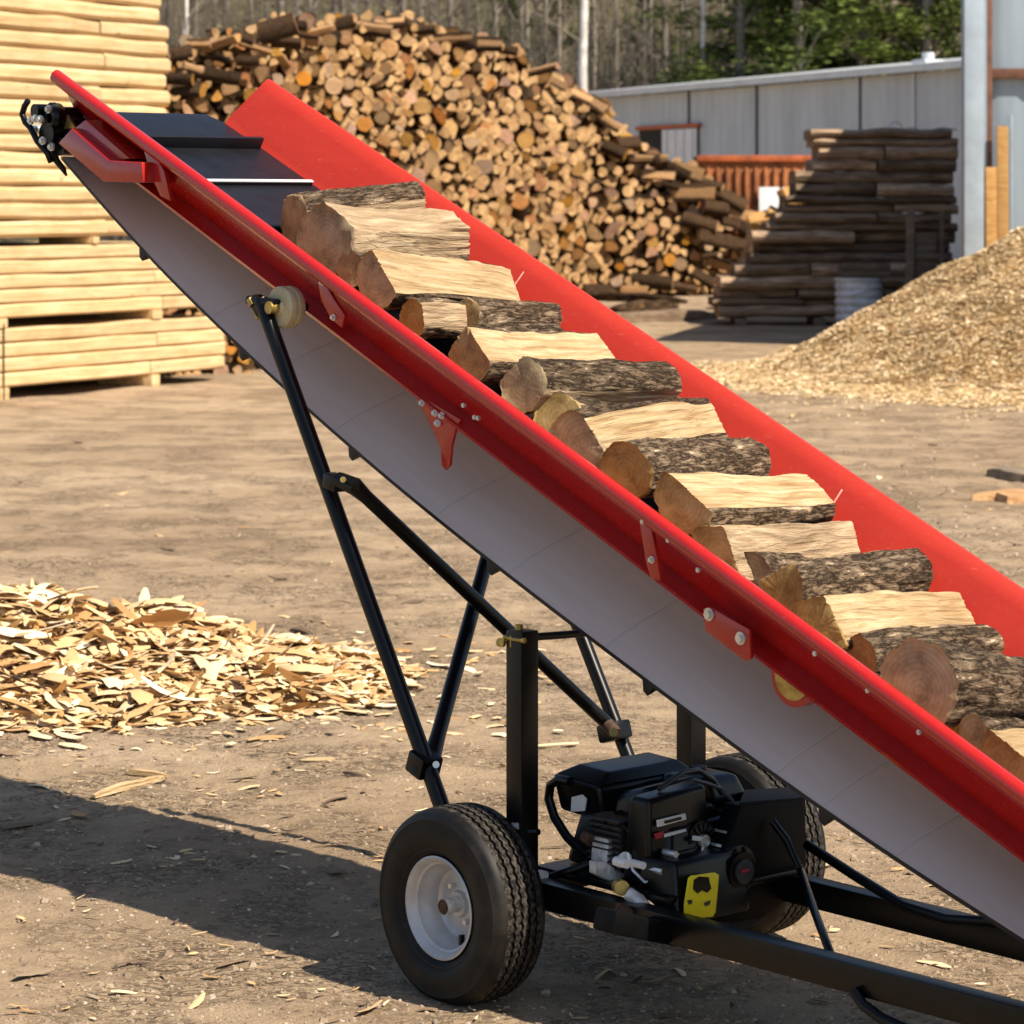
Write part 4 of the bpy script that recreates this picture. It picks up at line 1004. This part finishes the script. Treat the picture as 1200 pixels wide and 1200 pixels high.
# ------------------------------------------------------------------ grey shed
def shed():
    p0_ = Vector((9.26, 60, 0)); e = Vector((-.42, 1, 0)).normalized(); rz = math.atan2(e.y, e.x)
    t = empty('storage_shed', p0_, rz); tag(t, 'long low grey metal shed behind the log heap', 'shed')
    # local x runs left/back along the wall, local y towards the camera side is -n
    Ls = 27.0; x0 = -4.0; Hh = 4.50; D = 9
    sg = 1 if (Matrix.Rotation(rz, 3, 'Z') @ Vector((0, 1, 0))).y < 0 else -1     # +y local faces camera?
    mb = MB(); n = int(Ls/.1); pts = []
    for i in range(n+1):
        x = x0+i*.1; d = (.022 if i % 4 == 0 else 0); pts.append((x, sg*d))
    mb.strip([[Vector((x, y, -.1)) for x, y in pts], [Vector((x, y, Hh)) for x, y in pts]], 'shed', smooth=False)
    mb.box((x0+Ls/2, -sg*D/2, Hh/2), (Ls, D-.1, Hh-.02), 'shed'); mb.obj('wall', t)
    for u in (9.0, 4.1, 1.8, 12.6):
        mb = MB(); mb.box((u, sg*.03, Hh/2), (.05, .03, Hh), 'darkgrey' if u != 1.8 else 'roof'); mb.obj('panel_joint', t)
    mb = MB(); y0, y1 = sg*.35, -sg*(D+.2)
    mb.hexa([(x0-.2, y0, Hh), (x0+Ls, y0, Hh), (x0+Ls, y1, Hh+.95), (x0-.2, y1, Hh+.95), (x0-.2, y0, Hh+.16), (x0+Ls, y0, Hh+.16), (x0+Ls, y1, Hh+1.12), (x0-.2, y1, Hh+1.12)], 'roof'); r = mb.obj('roof', t)
    mb = MB(); mb.box((0, 0, .12), (.6, .5, .16), 'roof', None, .03); mb.cyl((0, 0, .2), (0, 0, .36), .14, 'roof', 16); mb.obj('roof_vent', r, (4.6, -sg*2.0, Hh+.25))
    # doorway with orange head and pale sliding leaf
    zt = 3.6; xa, xb = 12.0, 15.4
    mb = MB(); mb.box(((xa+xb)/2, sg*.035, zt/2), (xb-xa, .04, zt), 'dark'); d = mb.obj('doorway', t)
    mb = MB(); mb.box(((xa+xb)/2, sg*.07, zt+.05), (xb-xa+.2, .08, .10), 'orange'); mb.obj('lintel', d)
    mb = MB(); mb.box((xa+1.0, sg*.08, zt/2), (1.9, .05, zt-.05), 'white'); 
    for q in range(4): mb.box((xa+.2+.48*q, sg*.115, zt/2), (.03, .02, zt-.1), 'shed')
    mb.obj('sliding_door', d)
shed()
# ------------------------------------------------------------------ tall building at right
def barn():
    Y0 = 34.0; k = Y0/F; X0 = (1128-600)*k
    t = empty('metal_building', (X0, Y0, 0)); tag(t, 'tall blue grey metal building with a corner post at the right edge', 'building')
    HH = 5.2
    mb = MB(); mb.box((.115, -.02, HH/2), (.23, .24, HH), 'postpaint', None, .01); mb.box((.255, .04, HH/2), (.05, .12, HH), 'barn', None, .004); mb.obj('corner_post', t)
    mb = MB(); W = 9.0; n = 120; pts = [(.28+W*i/n, .12+(.03 if i % 6 < 2 else 0)) for i in range(n+1)]
    mb.strip([[Vector((x, y, 0)) for x, y in pts], [Vector((x, y, HH)) for x, y in pts]], 'barn', smooth=False)
    q_ = [(.31, .2), (.31+W, .2), (.31+W+2.2, 12), (.31+2.35, 12)]; mb.hexa([(x, y, 0) for x, y in q_] + [(x, y, HH-.02) for x, y in q_], 'barn'); mb.obj('wall', t)
    mb = MB(); q_ = [(-.1, -.3), (.5+W, -.3), (W+2.9, 12.4), (2.4, 12.4)]; mb.hexa([(x, y, HH+.005) for x, y in q_] + [(x, y, HH+.2) for x, y in q_], 'roof'); mb.obj('roof', t)
    def z_(v): return H-(v-HZ)*k
    mb = MB(); mb.box((.28+W/2, .06, z_(86)), (W, .09, .12), 'redoxide', None, .01); mb.obj('wall_rail', t)
    mb = MB(); mb.box(((1158-1128)*k, .05, HH/2), (.10, .10, HH), 'redoxide', None, .01); mb.obj('door_post', t)
    mb = MB(); mb.box(((1186-1128)*k, .04, z_(120)/2), (.03, .05, z_(150)), 'postpaint'); mb.obj('wall_trim', t)
    for u, w, v, m, lab_ in ((1173, 13, 148, 'orangewood', 'tall tan board leaning on the blue grey building wall'), (1160, 14, 196, 'orangewood', 'short wide orange board leaning beside the corner post')):
        mb = MB(); mb.box((0, 0, z_(v)/2), (w*k, .04, z_(v)), m, Matrix.Rotation(-.03, 3, 'X'), .004); o = mb.obj('leaning_board', None, ((u-600)*k, Y0-.14, .0)); tag(o, lab_, 'board')
barn()

# ------------------------------------------------------------------ chip mounds
def chip_mat(name, cols, lo=.0):
    k = NT(name); g = k.n('ShaderNodeNewGeometry'); 
    f = g.outputs['Random Per Island'] 
    c = k.ramp(f, [(.05, cols[0]), (.35, cols[1]), (.75, cols[2]), (.97, cols[3])]); k.base(c); M[name] = k.set(.8, 0, .2)
chip_mat('chip', [(.50, .335, .17), (.70, .52, .29), (.77, .60, .36), (.83, .70, .47)])
chip_mat('shaving', [(.40, .22, .085), (.58, .385, .185), (.69, .52, .30), (.78, .66, .46)])
k = NT('chip_bed'); f = k.noise(k.coord((1, 1, 1)), 7, 8, .75); k.base(k.ramp(f, [(.33, (.50, .34, .17)), (.55, (.66, .48, .25)), (.72, (.74, .56, .32))])); k.bump(f, 1, .05); M['chipbed'] = k.set(.9, 0, .15)
def mound_z(x, y):
    cx, cy = 7.88, 29.2
    r = math.hypot((x-cx)*1.0, (y-cy)*.96 if y < cy else (y-cy)*1.25)
    r += .35*nz(x*.8, y*.8, 2)+.12*nz(x*2.6, y*2.6)
    z = 2.85 - .525*r
    if z < .30: z = .30*math.exp((z-.30)/.30)
    z -= .05
    return min(z, 2.5+.1*(z-2.5)) + .04*nz(x*4, y*4, 7)
def mound():
    n = 130; xs = [.6+12.5*i/n for i in range(n+1)]; ys = [21.6+13*i/n for i in range(n+1)]
    V = [(x, y, max(-.03, mound_z(x, y))) for y in ys for x in xs]; Fc = []; I = []
    for j in range(n):
        for i in range(n): Fc.append((j*(n+1)+i, j*(n+1)+i+1, (j+1)*(n+1)+i+1, (j+1)*(n+1)+i)); I.append(0)
    rnd = random.Random(11)
    cnt = 0
    while cnt < 75000:
        x = rnd.uniform(1.6, 8.6); y = rnd.uniform(22.4, 31.5); z = mound_z(x, y)
        if x/y > .205: continue
        if z < -.02 and rnd.random() > .02: continue
        if z < .08 and rnd.random() > .35: continue
        a = rnd.uniform(.009, .020)*(1.8 if rnd.random() < .05 else 1); w = a*rnd.uniform(.35, .8)
        q = Matrix.Rotation(rnd.random()*6.28, 3, 'Z') @ Matrix.Rotation(rnd.gauss(0, .24), 3, 'X') @ Matrix.Rotation(rnd.gauss(0, .2), 3, 'Y')
        b = len(V); p = Vector((x, y, max(z, 0)+.012))
        V += [tuple(p + q @ Vector(c)) for c in ((-a, -w, 0), (a*.8, -w*.9, a*.2), (a, w, 0), (-a*.9, w*.8, a*.15))]
        Fc.append((b, b+1, b+2, b+3)); I.append(1); cnt += 1
    me = pydata('chip_mound', V, Fc, ['chipbed', 'chip'], I); me.polygons.foreach_set('use_smooth', [i == 0 for i in I])
    tag(link('chip_mound', me), 'tall mound of tan wood chips by the blue grey building', 'wood chips', kind='stuff')
mound()
def ribbon(V, Fc, p, ln, w, yaw, pitch, roll, curl, bend, n=6, th=.0):
    q = Matrix.Rotation(yaw, 3, 'Z') @ Matrix.Rotation(pitch, 3, 'Y') @ Matrix.Rotation(roll, 3, 'X')
    b = len(V)
    for i in range(n+1):
        s_ = i/n-.5; ang = curl*s_
        x = ln*s_ if abs(curl) < .05 else ln*math.sin(ang)/curl
        z = 0 if abs(curl) < .05 else -ln*(1-math.cos(ang))/curl
        y = bend*s_*s_*ln; ww = w*(1-.55*abs(2*s_)**3)*(.85+.3*random.random())
        for e in (-1, 0, 1): V.append(tuple(p + q @ Vector((x, y+e*ww/2, z + (0.12*w if e == 0 else 0)))))
    for i in range(n):
        for e in (0, 1): a = b+i*3+e; Fc.append((a, a+1, a+4, a+3))
def shav_z(x, y):
    cx, cy = -1.75, 10.35
    dx = (x-cx); rx = 1.45 if dx > 0 else 2.2
    r = math.hypot(dx/rx, (y-cy)/(1.05 if y < cy else .8)) + .10*nz(x*2.1, y*2.1, 4)
    z = .31*(1-r)**1.1 if r < 1 else -.02
    return z*(1+.35*nz(x*3.7, y*3.7, 8))
def shavings():
    V = []; Fc = []; I = []; n = 90
    for j in range(n+1):
        for i in range(n+1):
            x = -4.2+4.2*i/n; y = 9.1+2.3*j/n; V.append((x, y, max(-.03, shav_z(x, y)-.012)))
    for j in range(n):
        for i in range(n): Fc.append((j*(n+1)+i, j*(n+1)+i+1, (j+1)*(n+1)+i+1, (j+1)*(n+1)+i)); I.append(0)
    rnd = random.Random(21); random.seed(5); cnt = 0
    while cnt < 7600:
        x = rnd.uniform(-3.4, .15); y = rnd.uniform(9.1, 11.4); z = shav_z(x, y)
        if z <= 0 and rnd.random() > .035: continue
        if 0 < z < .05 and rnd.random() > .6: continue
        big = rnd.random() < .24
        ln = rnd.uniform(.11, .27) if big else rnd.uniform(.03, .12); w = rnd.uniform(.024, .052) if big else rnd.uniform(.012, .04)
        if z <= .01: ln *= .7
        flat = z <= .01
        ribbon(V, Fc, Vector((x, y, max(z, 0)+rnd.uniform(.002, .022 if not flat else .008))), ln, w, rnd.gauss(0, .9) if rnd.random() < .7 else rnd.random()*6.28, rnd.gauss(0, .20 if not flat else .05), rnd.gauss(0, .38 if not flat else .12), (1 if rnd.random() < .7 else -1)*rnd.uniform(.05, (2.0 if rnd.random() < .3 else .9) if not flat else .5), rnd.gauss(0, .28))
        cnt += 1
    for _ in range(110):
        x = rnd.uniform(-3.2, -.7); y = rnd.uniform(9.35, 10.9); z = shav_z(x, y)
        if z < .04: continue
        ribbon(V, Fc, Vector((x, y, z+rnd.uniform(.02, .045))), rnd.uniform(.18, .34), rnd.uniform(.045, .085), rnd.gauss(0, .7), rnd.gauss(0, .22), rnd.gauss(0, .4), rnd.uniform(.5, 2.0), rnd.gauss(0, .5), 10)
    I += [1]*(len(Fc)-len(I))
    me = pydata('shavings_pile', V, Fc, ['chipbed', 'shaving'], I, True)
    tag(link('shavings_pile', me), 'low pile of curled pale wood shavings on the dirt at left', 'wood shavings', kind='stuff')
    # loose chips and grit on the ground
    V = []; Fc = []; I = []; rnd = random.Random(31)
    for _ in range(6800):
        v = 470 + 760*rnd.random()**.8; u = rnd.uniform(-40, 1240); g = gp(u, v)
        dist = math.hypot((u-120)/520, (v-830)/200); pr_ = .16 + .84*max(0, 1-dist)
        if u > 900 and v < 720: pr_ = 1.0
        if rnd.random() > pr_: continue
        big = rnd.random() < .06
        ln = rnd.uniform(.05, .11) if big else rnd.uniform(.008, .04); w = ln*rnd.uniform(.12, .45)
        st = len(Fc)
        ribbon(V, Fc, g+Vector((0, 0, ground_z(g.x, g.y)+.006)), ln, w, rnd.gauss(0, .8), rnd.gauss(0, .10), rnd.gauss(0, .2), rnd.uniform(-.7, .7), rnd.uniform(-.4, .4), 3)
        I += [0 if rnd.random() < .5 else 1]*(len(Fc)-st)
    chip_mat('darkchip', [(.06, .04, .028), (.14, .095, .06), (.24, .165, .10), (.34, .26, .18)])
    me = pydata('loose_chips', V, Fc, ['shaving', 'darkchip'], I, True)
    tag(link('loose_chips', me), 'loose chips and slivers scattered over the dirt yard', 'wood chips', kind='stuff')
    # clods and pebbles
    V = []; Fc = []; rnd = random.Random(41)
    for _ in range(12000):
        v = 480 + 745*rnd.random()**.7; u = rnd.uniform(-40, 1240); g = gp(u, v); s_ = rnd.uniform(.002, .0065)*(1.9 if rnd.random() < .04 else 1)
        if u > 960 and 500 < v < 720: s_ *= 2.4
        b = len(V); z0 = ground_z(g.x, g.y)-.001; k_ = 5; a0_ = rnd.random()*6
        V += [(g.x+s_*1.2*math.cos(a0_+6.283*i/k_)*rnd.uniform(.7, 1.2), g.y+s_*math.sin(a0_+6.283*i/k_)*rnd.uniform(.7, 1.2), z0) for i in range(k_)]
        V += [(g.x+s_*.6*math.cos(a0_+6.283*i/k_), g.y+s_*.5*math.sin(a0_+6.283*i/k_), z0+s_*rnd.uniform(.5, .9)) for i in range(k_)]
        for i in range(k_): Fc.append((b+i, b+(i+1) % k_, b+k_+(i+1) % k_, b+k_+i))
        Fc.append(tuple(b+k_+i for i in range(k_)))
    chip_mat('clod', [(.17, .122, .082), (.25, .185, .128), (.32, .245, .17), (.44, .36, .27)])
    me = pydata('pebbles', V, Fc, ['clod']); tag(link('pebbles', me), 'small clods and pebbles strewn on the dirt yard', 'pebbles', kind='stuff')
shavings()
def stick(px0, px1, w, h, m, label, name='wood_offcut', cat='offcut'):
    a, b = gp(*px0), gp(*px1); d = b-a; ln = d.length; rz = math.atan2(d.y, d.x); V = []; Fc = []; N = 8; sd = px0[0]
    for j in range(N+1):
        x = -ln/2+ln*j/N; tp_ = 1-.5*abs(2*j/N-1)**3; dy = w*.3*nz(x*9+sd, 1); hh = h*(1+.3*nz(x*11+sd, 5))*tp_
        for y, z in ((-w/2, 0), (-w/2*.9, hh*.8), (-w*.1, hh), (w/2*.9, hh*.7), (w/2, 0)): V.append((x, y*tp_+dy, z))
    for j in range(N):
        for q in range(4): a_ = j*5+q; Fc.append((a_, a_+5, a_+6, a_+1))
    Fc += [(4, 3, 2, 1, 0)[::-1], tuple(N*5+q for q in range(5))]
    me = pydata(name, V, Fc, [m], None, True); bm = bmesh.new(); bm.from_mesh(me); bmesh.ops.recalc_face_normals(bm, faces=bm.faces); bm.to_mesh(me); bm.free(); me.set_sharp_from_angle(angle=R(35))
    c = (a+b)/2; o = link(name, me, None, (c.x, c.y, ground_z(c.x, c.y)+.004)); o.rotation_euler = (0, 0, rz); tag(o, label, cat)
stick((108, 934), (192, 912), .035, .022, 'splitwood', 'long pale sliver on the dirt at the edge of the shadow')
stick((148, 905), (196, 909), .03, .018, 'splitwood', 'short pale sliver lying just above the long one')
stick((352, 896), (392, 894), .018, .010, 'splitwood', 'thin pale chip alone on the dirt right of the shavings')
stick((402, 913), (432, 918), .022, .012, 'slab', 'dark bark chip on the dirt left of the prop leg')
stick((342, 737), (366, 742), .05, .02, 'slab', 'dark bark scrap at the right tail of the shavings')
stick((1146, 583), (1230, 588), .38, .06, 'pilesplit', 'flat tan slab piece on the dirt at the right edge')
stick((1168, 558), (1215, 566), .22, .07, 'oldwood', 'dark bark chunk behind the tan slab piece')
stick((0, 968), (60, 960), .03, .012, 'oldwood', 'grey sliver lying in the shadow at the left edge')
for i, (a, b) in enumerate((((700, 380), (838, 374)), ((690, 352), (800, 356)), ((720, 366), (790, 362)))):
    stick(a, b, .35, .16, 'slab' if i == 0 else 'pilebark', ('long dark pole lying on the ground in front of the heap', 'bark covered log lying along the foot of the heap', 'short log lying loose before the foot of the heap')[i], 'loose_log', 'log')

# ------------------------------------------------------------------ forest
def hill():
    V = []; Fc = []; nx, ny = 60, 14
    for j in range(ny+1):
        for i in range(nx+1):
            x = -90+180*i/nx; y = 112+9*j; V.append((x, y, -.3+ (y-112)*.42 + 1.6*nz(x*.06, y*.06)))
    for j in range(ny):
        for i in range(nx): a = j*(nx+1)+i; Fc.append((a, a+1, a+nx+2, a+nx+1))
    k = NT('leaf_litter'); f = k.noise(k.coord((1, 1, 1)), .9, 8, .75); k.base(k.ramp(f, [(.35, (.05, .042, .025)), (.65, (.13, .11, .06))])); M['litter'] = k.set(.95, 0, .1)
    tag(link('hill', pydata('hill', V, Fc, ['litter'], None, True)), kind='structure')
hill()
def bare_tree(seed, ht, r0, m, low=.14):
    rnd = random.Random(seed); tr = MB(); cr = MB()
    lean = rnd.uniform(-.03, .03); pts = []
    for i in range(9): z = ht*i/8; pts.append(Vector((lean*z+.12*nz(seed, z*.3), .1*nz(seed+5, z*.3), z-.2)))
    tr.tube(pts, [r0*(1-.8*i/8) for i in range(9)], m, 9)
    def branch(p, d, ln, r, lv):
        q = [p]; 
        for i in range(3): d = (d+Vector((rnd.gauss(0, .18), rnd.gauss(0, .18), .10))).normalized(); q.append(q[-1]+d*ln/3)
        cr.tube(q, [r, r*.75, r*.5, r*.2], m if lv == 0 and m != 'birch' else 'twig', 4 if lv else 5, False)
        if lv < 2:
            for _ in range(4 if lv == 0 else 3):
                w = rnd.uniform(.3, 1); a = q[1].lerp(q[3], w); dd = (d+Vector((rnd.gauss(0, .6), rnd.gauss(0, .6), rnd.gauss(.1, .4)))).normalized(); branch(a, dd, ln*rnd.uniform(.35, .6), max(.010, r*.5), lv+1)
    for _ in range(26):
        z = rnd.uniform(low, .97); i = min(7, int(z*8)); p = pts[i].lerp(pts[i+1], z*8-i); a = rnd.random()*6.28
        branch(p, Vector((math.cos(a), math.sin(a), rnd.uniform(.2, .9))).normalized(), ht*rnd.uniform(.10, .22)*(1.25-z), max(.018, r0*.30*(1.1-z)), 0)
    return tr.mesh('trunk', 60), cr.mesh('crown', 0)
def green_tree(seed, ht, wd, nleaf):
    rnd = random.Random(seed); tr = MB(); pts = [Vector((.15*nz(seed, i*.5), .15*nz(seed+3, i*.5), ht*i/8-.2)) for i in range(9)]
    tr.tube(pts, [.22*(1-.9*i/8)+.02 for i in range(9)], 'greybark', 8); V = []; Fc = []
    clumps = []
    for _ in range(60):
        z = rnd.uniform(.05, 1)**1.1; rr = wd*(1.05-z*.85)*rnd.uniform(.35, 1); a = rnd.random()*6.28
        c = Vector((rr*math.cos(a), rr*math.sin(a), z*ht-.12*rr)); clumps.append((c, rnd.uniform(.5, 1.05)*(1.15-.5*z)))
        i = min(7, int(z*8)); tr.tube([pts[i], pts[i].lerp(c, .6)+Vector((0, 0, .15)), c], [.05, .03, .012], 'greybark', 4, False)
    for c, s_ in clumps:
        for _ in range(nleaf//60):
            d = Vector((rnd.gauss(0, .55), rnd.gauss(0, .55), rnd.gauss(0, .28)))*s_; p = c+d; sz = rnd.uniform(.05, .13)
            q = Matrix.Rotation(rnd.random()*6.28, 3, 'Z') @ Matrix.Rotation(rnd.gauss(0, .7), 3, 'X'); b = len(V)
            V += [tuple(p+q @ Vector(k_)) for k_ in ((-sz*1.3, 0, 0), (0, -sz*.5, .02), (sz*1.3, 0, 0), (0, sz*.5, .02))]; Fc.append((b, b+1, b+2, b+3))
    return tr.mesh('trunk', 60), pydata('crown', V, Fc, ['pine'])
def put_tree(name, meshes, u, Y, sc, rz, label, cat, group):
    t = empty(name, ((u-600)/F*Y, Y, 0), rz); t.scale = (sc, sc, sc); tag(t, label, cat, group)
    link('trunk', meshes[0], t); link('crown', meshes[1], t)
bare = [bare_tree(100+i, rh, rr, 'greybark') for i, (rh, rr) in enumerate(((15, .16), (17, .20), (14, .13), (16, .17)))]
birch = [bare_tree(120, 16, .19, 'birch', .40), bare_tree(121, 15, .12, 'birch', .38)]
green = [green_tree(140+i, h_, w_, 15000) for i, (h_, w_) in enumerate(((14, 3.0), (12, 2.8), (15, 2.6)))]
put_tree('birch_tree', birch[0], 684, 84, 1.0, .3, 'pale birch with a thick white trunk right of the heap crest', 'tree', 'bare trees behind the yard')
put_tree('birch_tree', birch[1], 825, 84, .95, 1.3, 'slim white trunked birch above the left half of the shed roof', 'tree', 'bare trees behind the yard')
put_tree('birch_tree', birch[1], 213, 86, 1.15, 2.3, 'pale trunked birch between the lumber stack and heap crest', 'tree', 'bare trees behind the yard')
rt = random.Random(8)
u = 160
while u < 1240:
    Y = rt.uniform(88, 110)
    if u < 850 or rt.random() < .3: put_tree('bare_tree', bare[rt.randrange(4)], u+rt.uniform(-8, 8), Y, rt.uniform(.8, 1.15), rt.random()*6, 'grey leafless tree in the woods behind the yard', 'tree', 'bare trees behind the yard')
    u += rt.uniform(14, 24)
for (u, Y, s_, q) in ((868, 92, 1.0, 0), (905, 97, 1.1, 1), (935, 90, 1.0, 2), (975, 94, 1.1, 0), (1010, 91, 1.0, 1), (1045, 96, 1.1, 2), (1085, 92, 1.0, 1), (1120, 97, 1.0, 0), (640, 104, .9, 2), (760, 106, .8, 1), (1160, 95, 1.1, 2), (600, 110, .8, 1), (800, 98, .45, 0)):
    put_tree('evergreen_tree', green[q], u, Y-8 if u > 860 and u < 1140 else Y, s_, rt.random()*6, 'dark green bushy evergreen in the woods above the shed roof' if u > 860 else 'small green evergreen among the bare trees behind the heap', 'tree', 'evergreens above the shed roof' if u > 860 else 'evergreens among the bare trees')
def brush():
    rnd = random.Random(77); V = []; Fc = []; I = []
    for _ in range(5200):
        Y = rnd.uniform(84, 112); x = rnd.uniform(-.16, .20)*Y; x = x if x < .07*Y or rnd.random() < .3 else x-.2*Y; h_ = rnd.uniform(2.5, 9); r = rnd.uniform(.012, .04); lx, ly = rnd.gauss(0, .09)*h_, rnd.gauss(0, .09)*h_; b = len(V)
        mx = rnd.gauss(0, .03)*h_
        for (xx, yy, zz, q) in ((0, 0, 0, 1), (lx*.5+mx, ly*.5, h_*.5, .8), (lx, ly, h_, .3)):
            V += [(x+xx-r*q, Y+yy, zz), (x+xx+r*q*.5, Y+yy-r*q, zz), (x+xx+r*q*.5, Y+yy+r*q, zz)]
        for k_ in (0, 3):
            for e in range(3): Fc.append((b+k_+e, b+k_+(e+1) % 3, b+k_+3+(e+1) % 3, b+k_+3+e)); I.append(0)
    for _ in range(26000):
        Y = rnd.uniform(86, 114); x = rnd.uniform(-.16, .20)*Y; z = 10*rnd.random()**1.3
        if nz(x*.35, Y*.2, z*.35) < -.08: continue
        s_ = rnd.uniform(.03, .10); b = len(V); q = Matrix.Rotation(rnd.random()*6.28, 3, 'Z') @ Matrix.Rotation(rnd.random()*3, 3, 'X'); p = Vector((x, Y, z))
        V += [tuple(p+q @ Vector(k_)) for k_ in ((-s_*1.6, 0, 0), (0, -s_*.5, 0), (s_*1.6, 0, 0), (0, s_*.5, 0))]; Fc.append((b, b+1, b+2, b+3)); I.append(1)
    tag(link('brush', pydata('brush', V, Fc, ['twig', 'brushleaf'], I)), 'grey brown undergrowth and saplings filling the woods behind the yard', 'undergrowth', kind='stuff')
brush()

# ------------------------------------------------------------------ light
w = bpy.data.worlds.new('World'); scene.world = w; w.use_nodes = True
sunv = Vector((.79*L[0]+.15*A[0], .79*L[1]+.15*A[1], 1.0)).normalized()
elev = math.asin(sunv.z); az = math.atan2(sunv.x, sunv.y)
sky = w.node_tree.nodes.new('ShaderNodeTexSky'); sky.sky_type = 'NISHITA'; sky.sun_disc = False; sky.sun_elevation = elev; sky.sun_rotation = az
w.node_tree.links.new(sky.outputs[0], w.node_tree.nodes['Background'].inputs[0]); w.node_tree.nodes['Background'].inputs[1].default_value = .085
sl = bpy.data.lights.new('sun', 'SUN'); sl.energy = 5.0; sl.angle = R(.5); sl.color = (1, .89, .74)
so = bpy.data.objects.new('sun', sl); col.objects.link(so); so.rotation_euler = sunv.to_track_quat('Z', 'Y').to_euler(); so.location = (10, -10, 20)
vs = scene.view_settings; vs.view_transform = 'Standard'; vs.look = 'None'; vs.exposure = 0.66; vs.gamma = 1
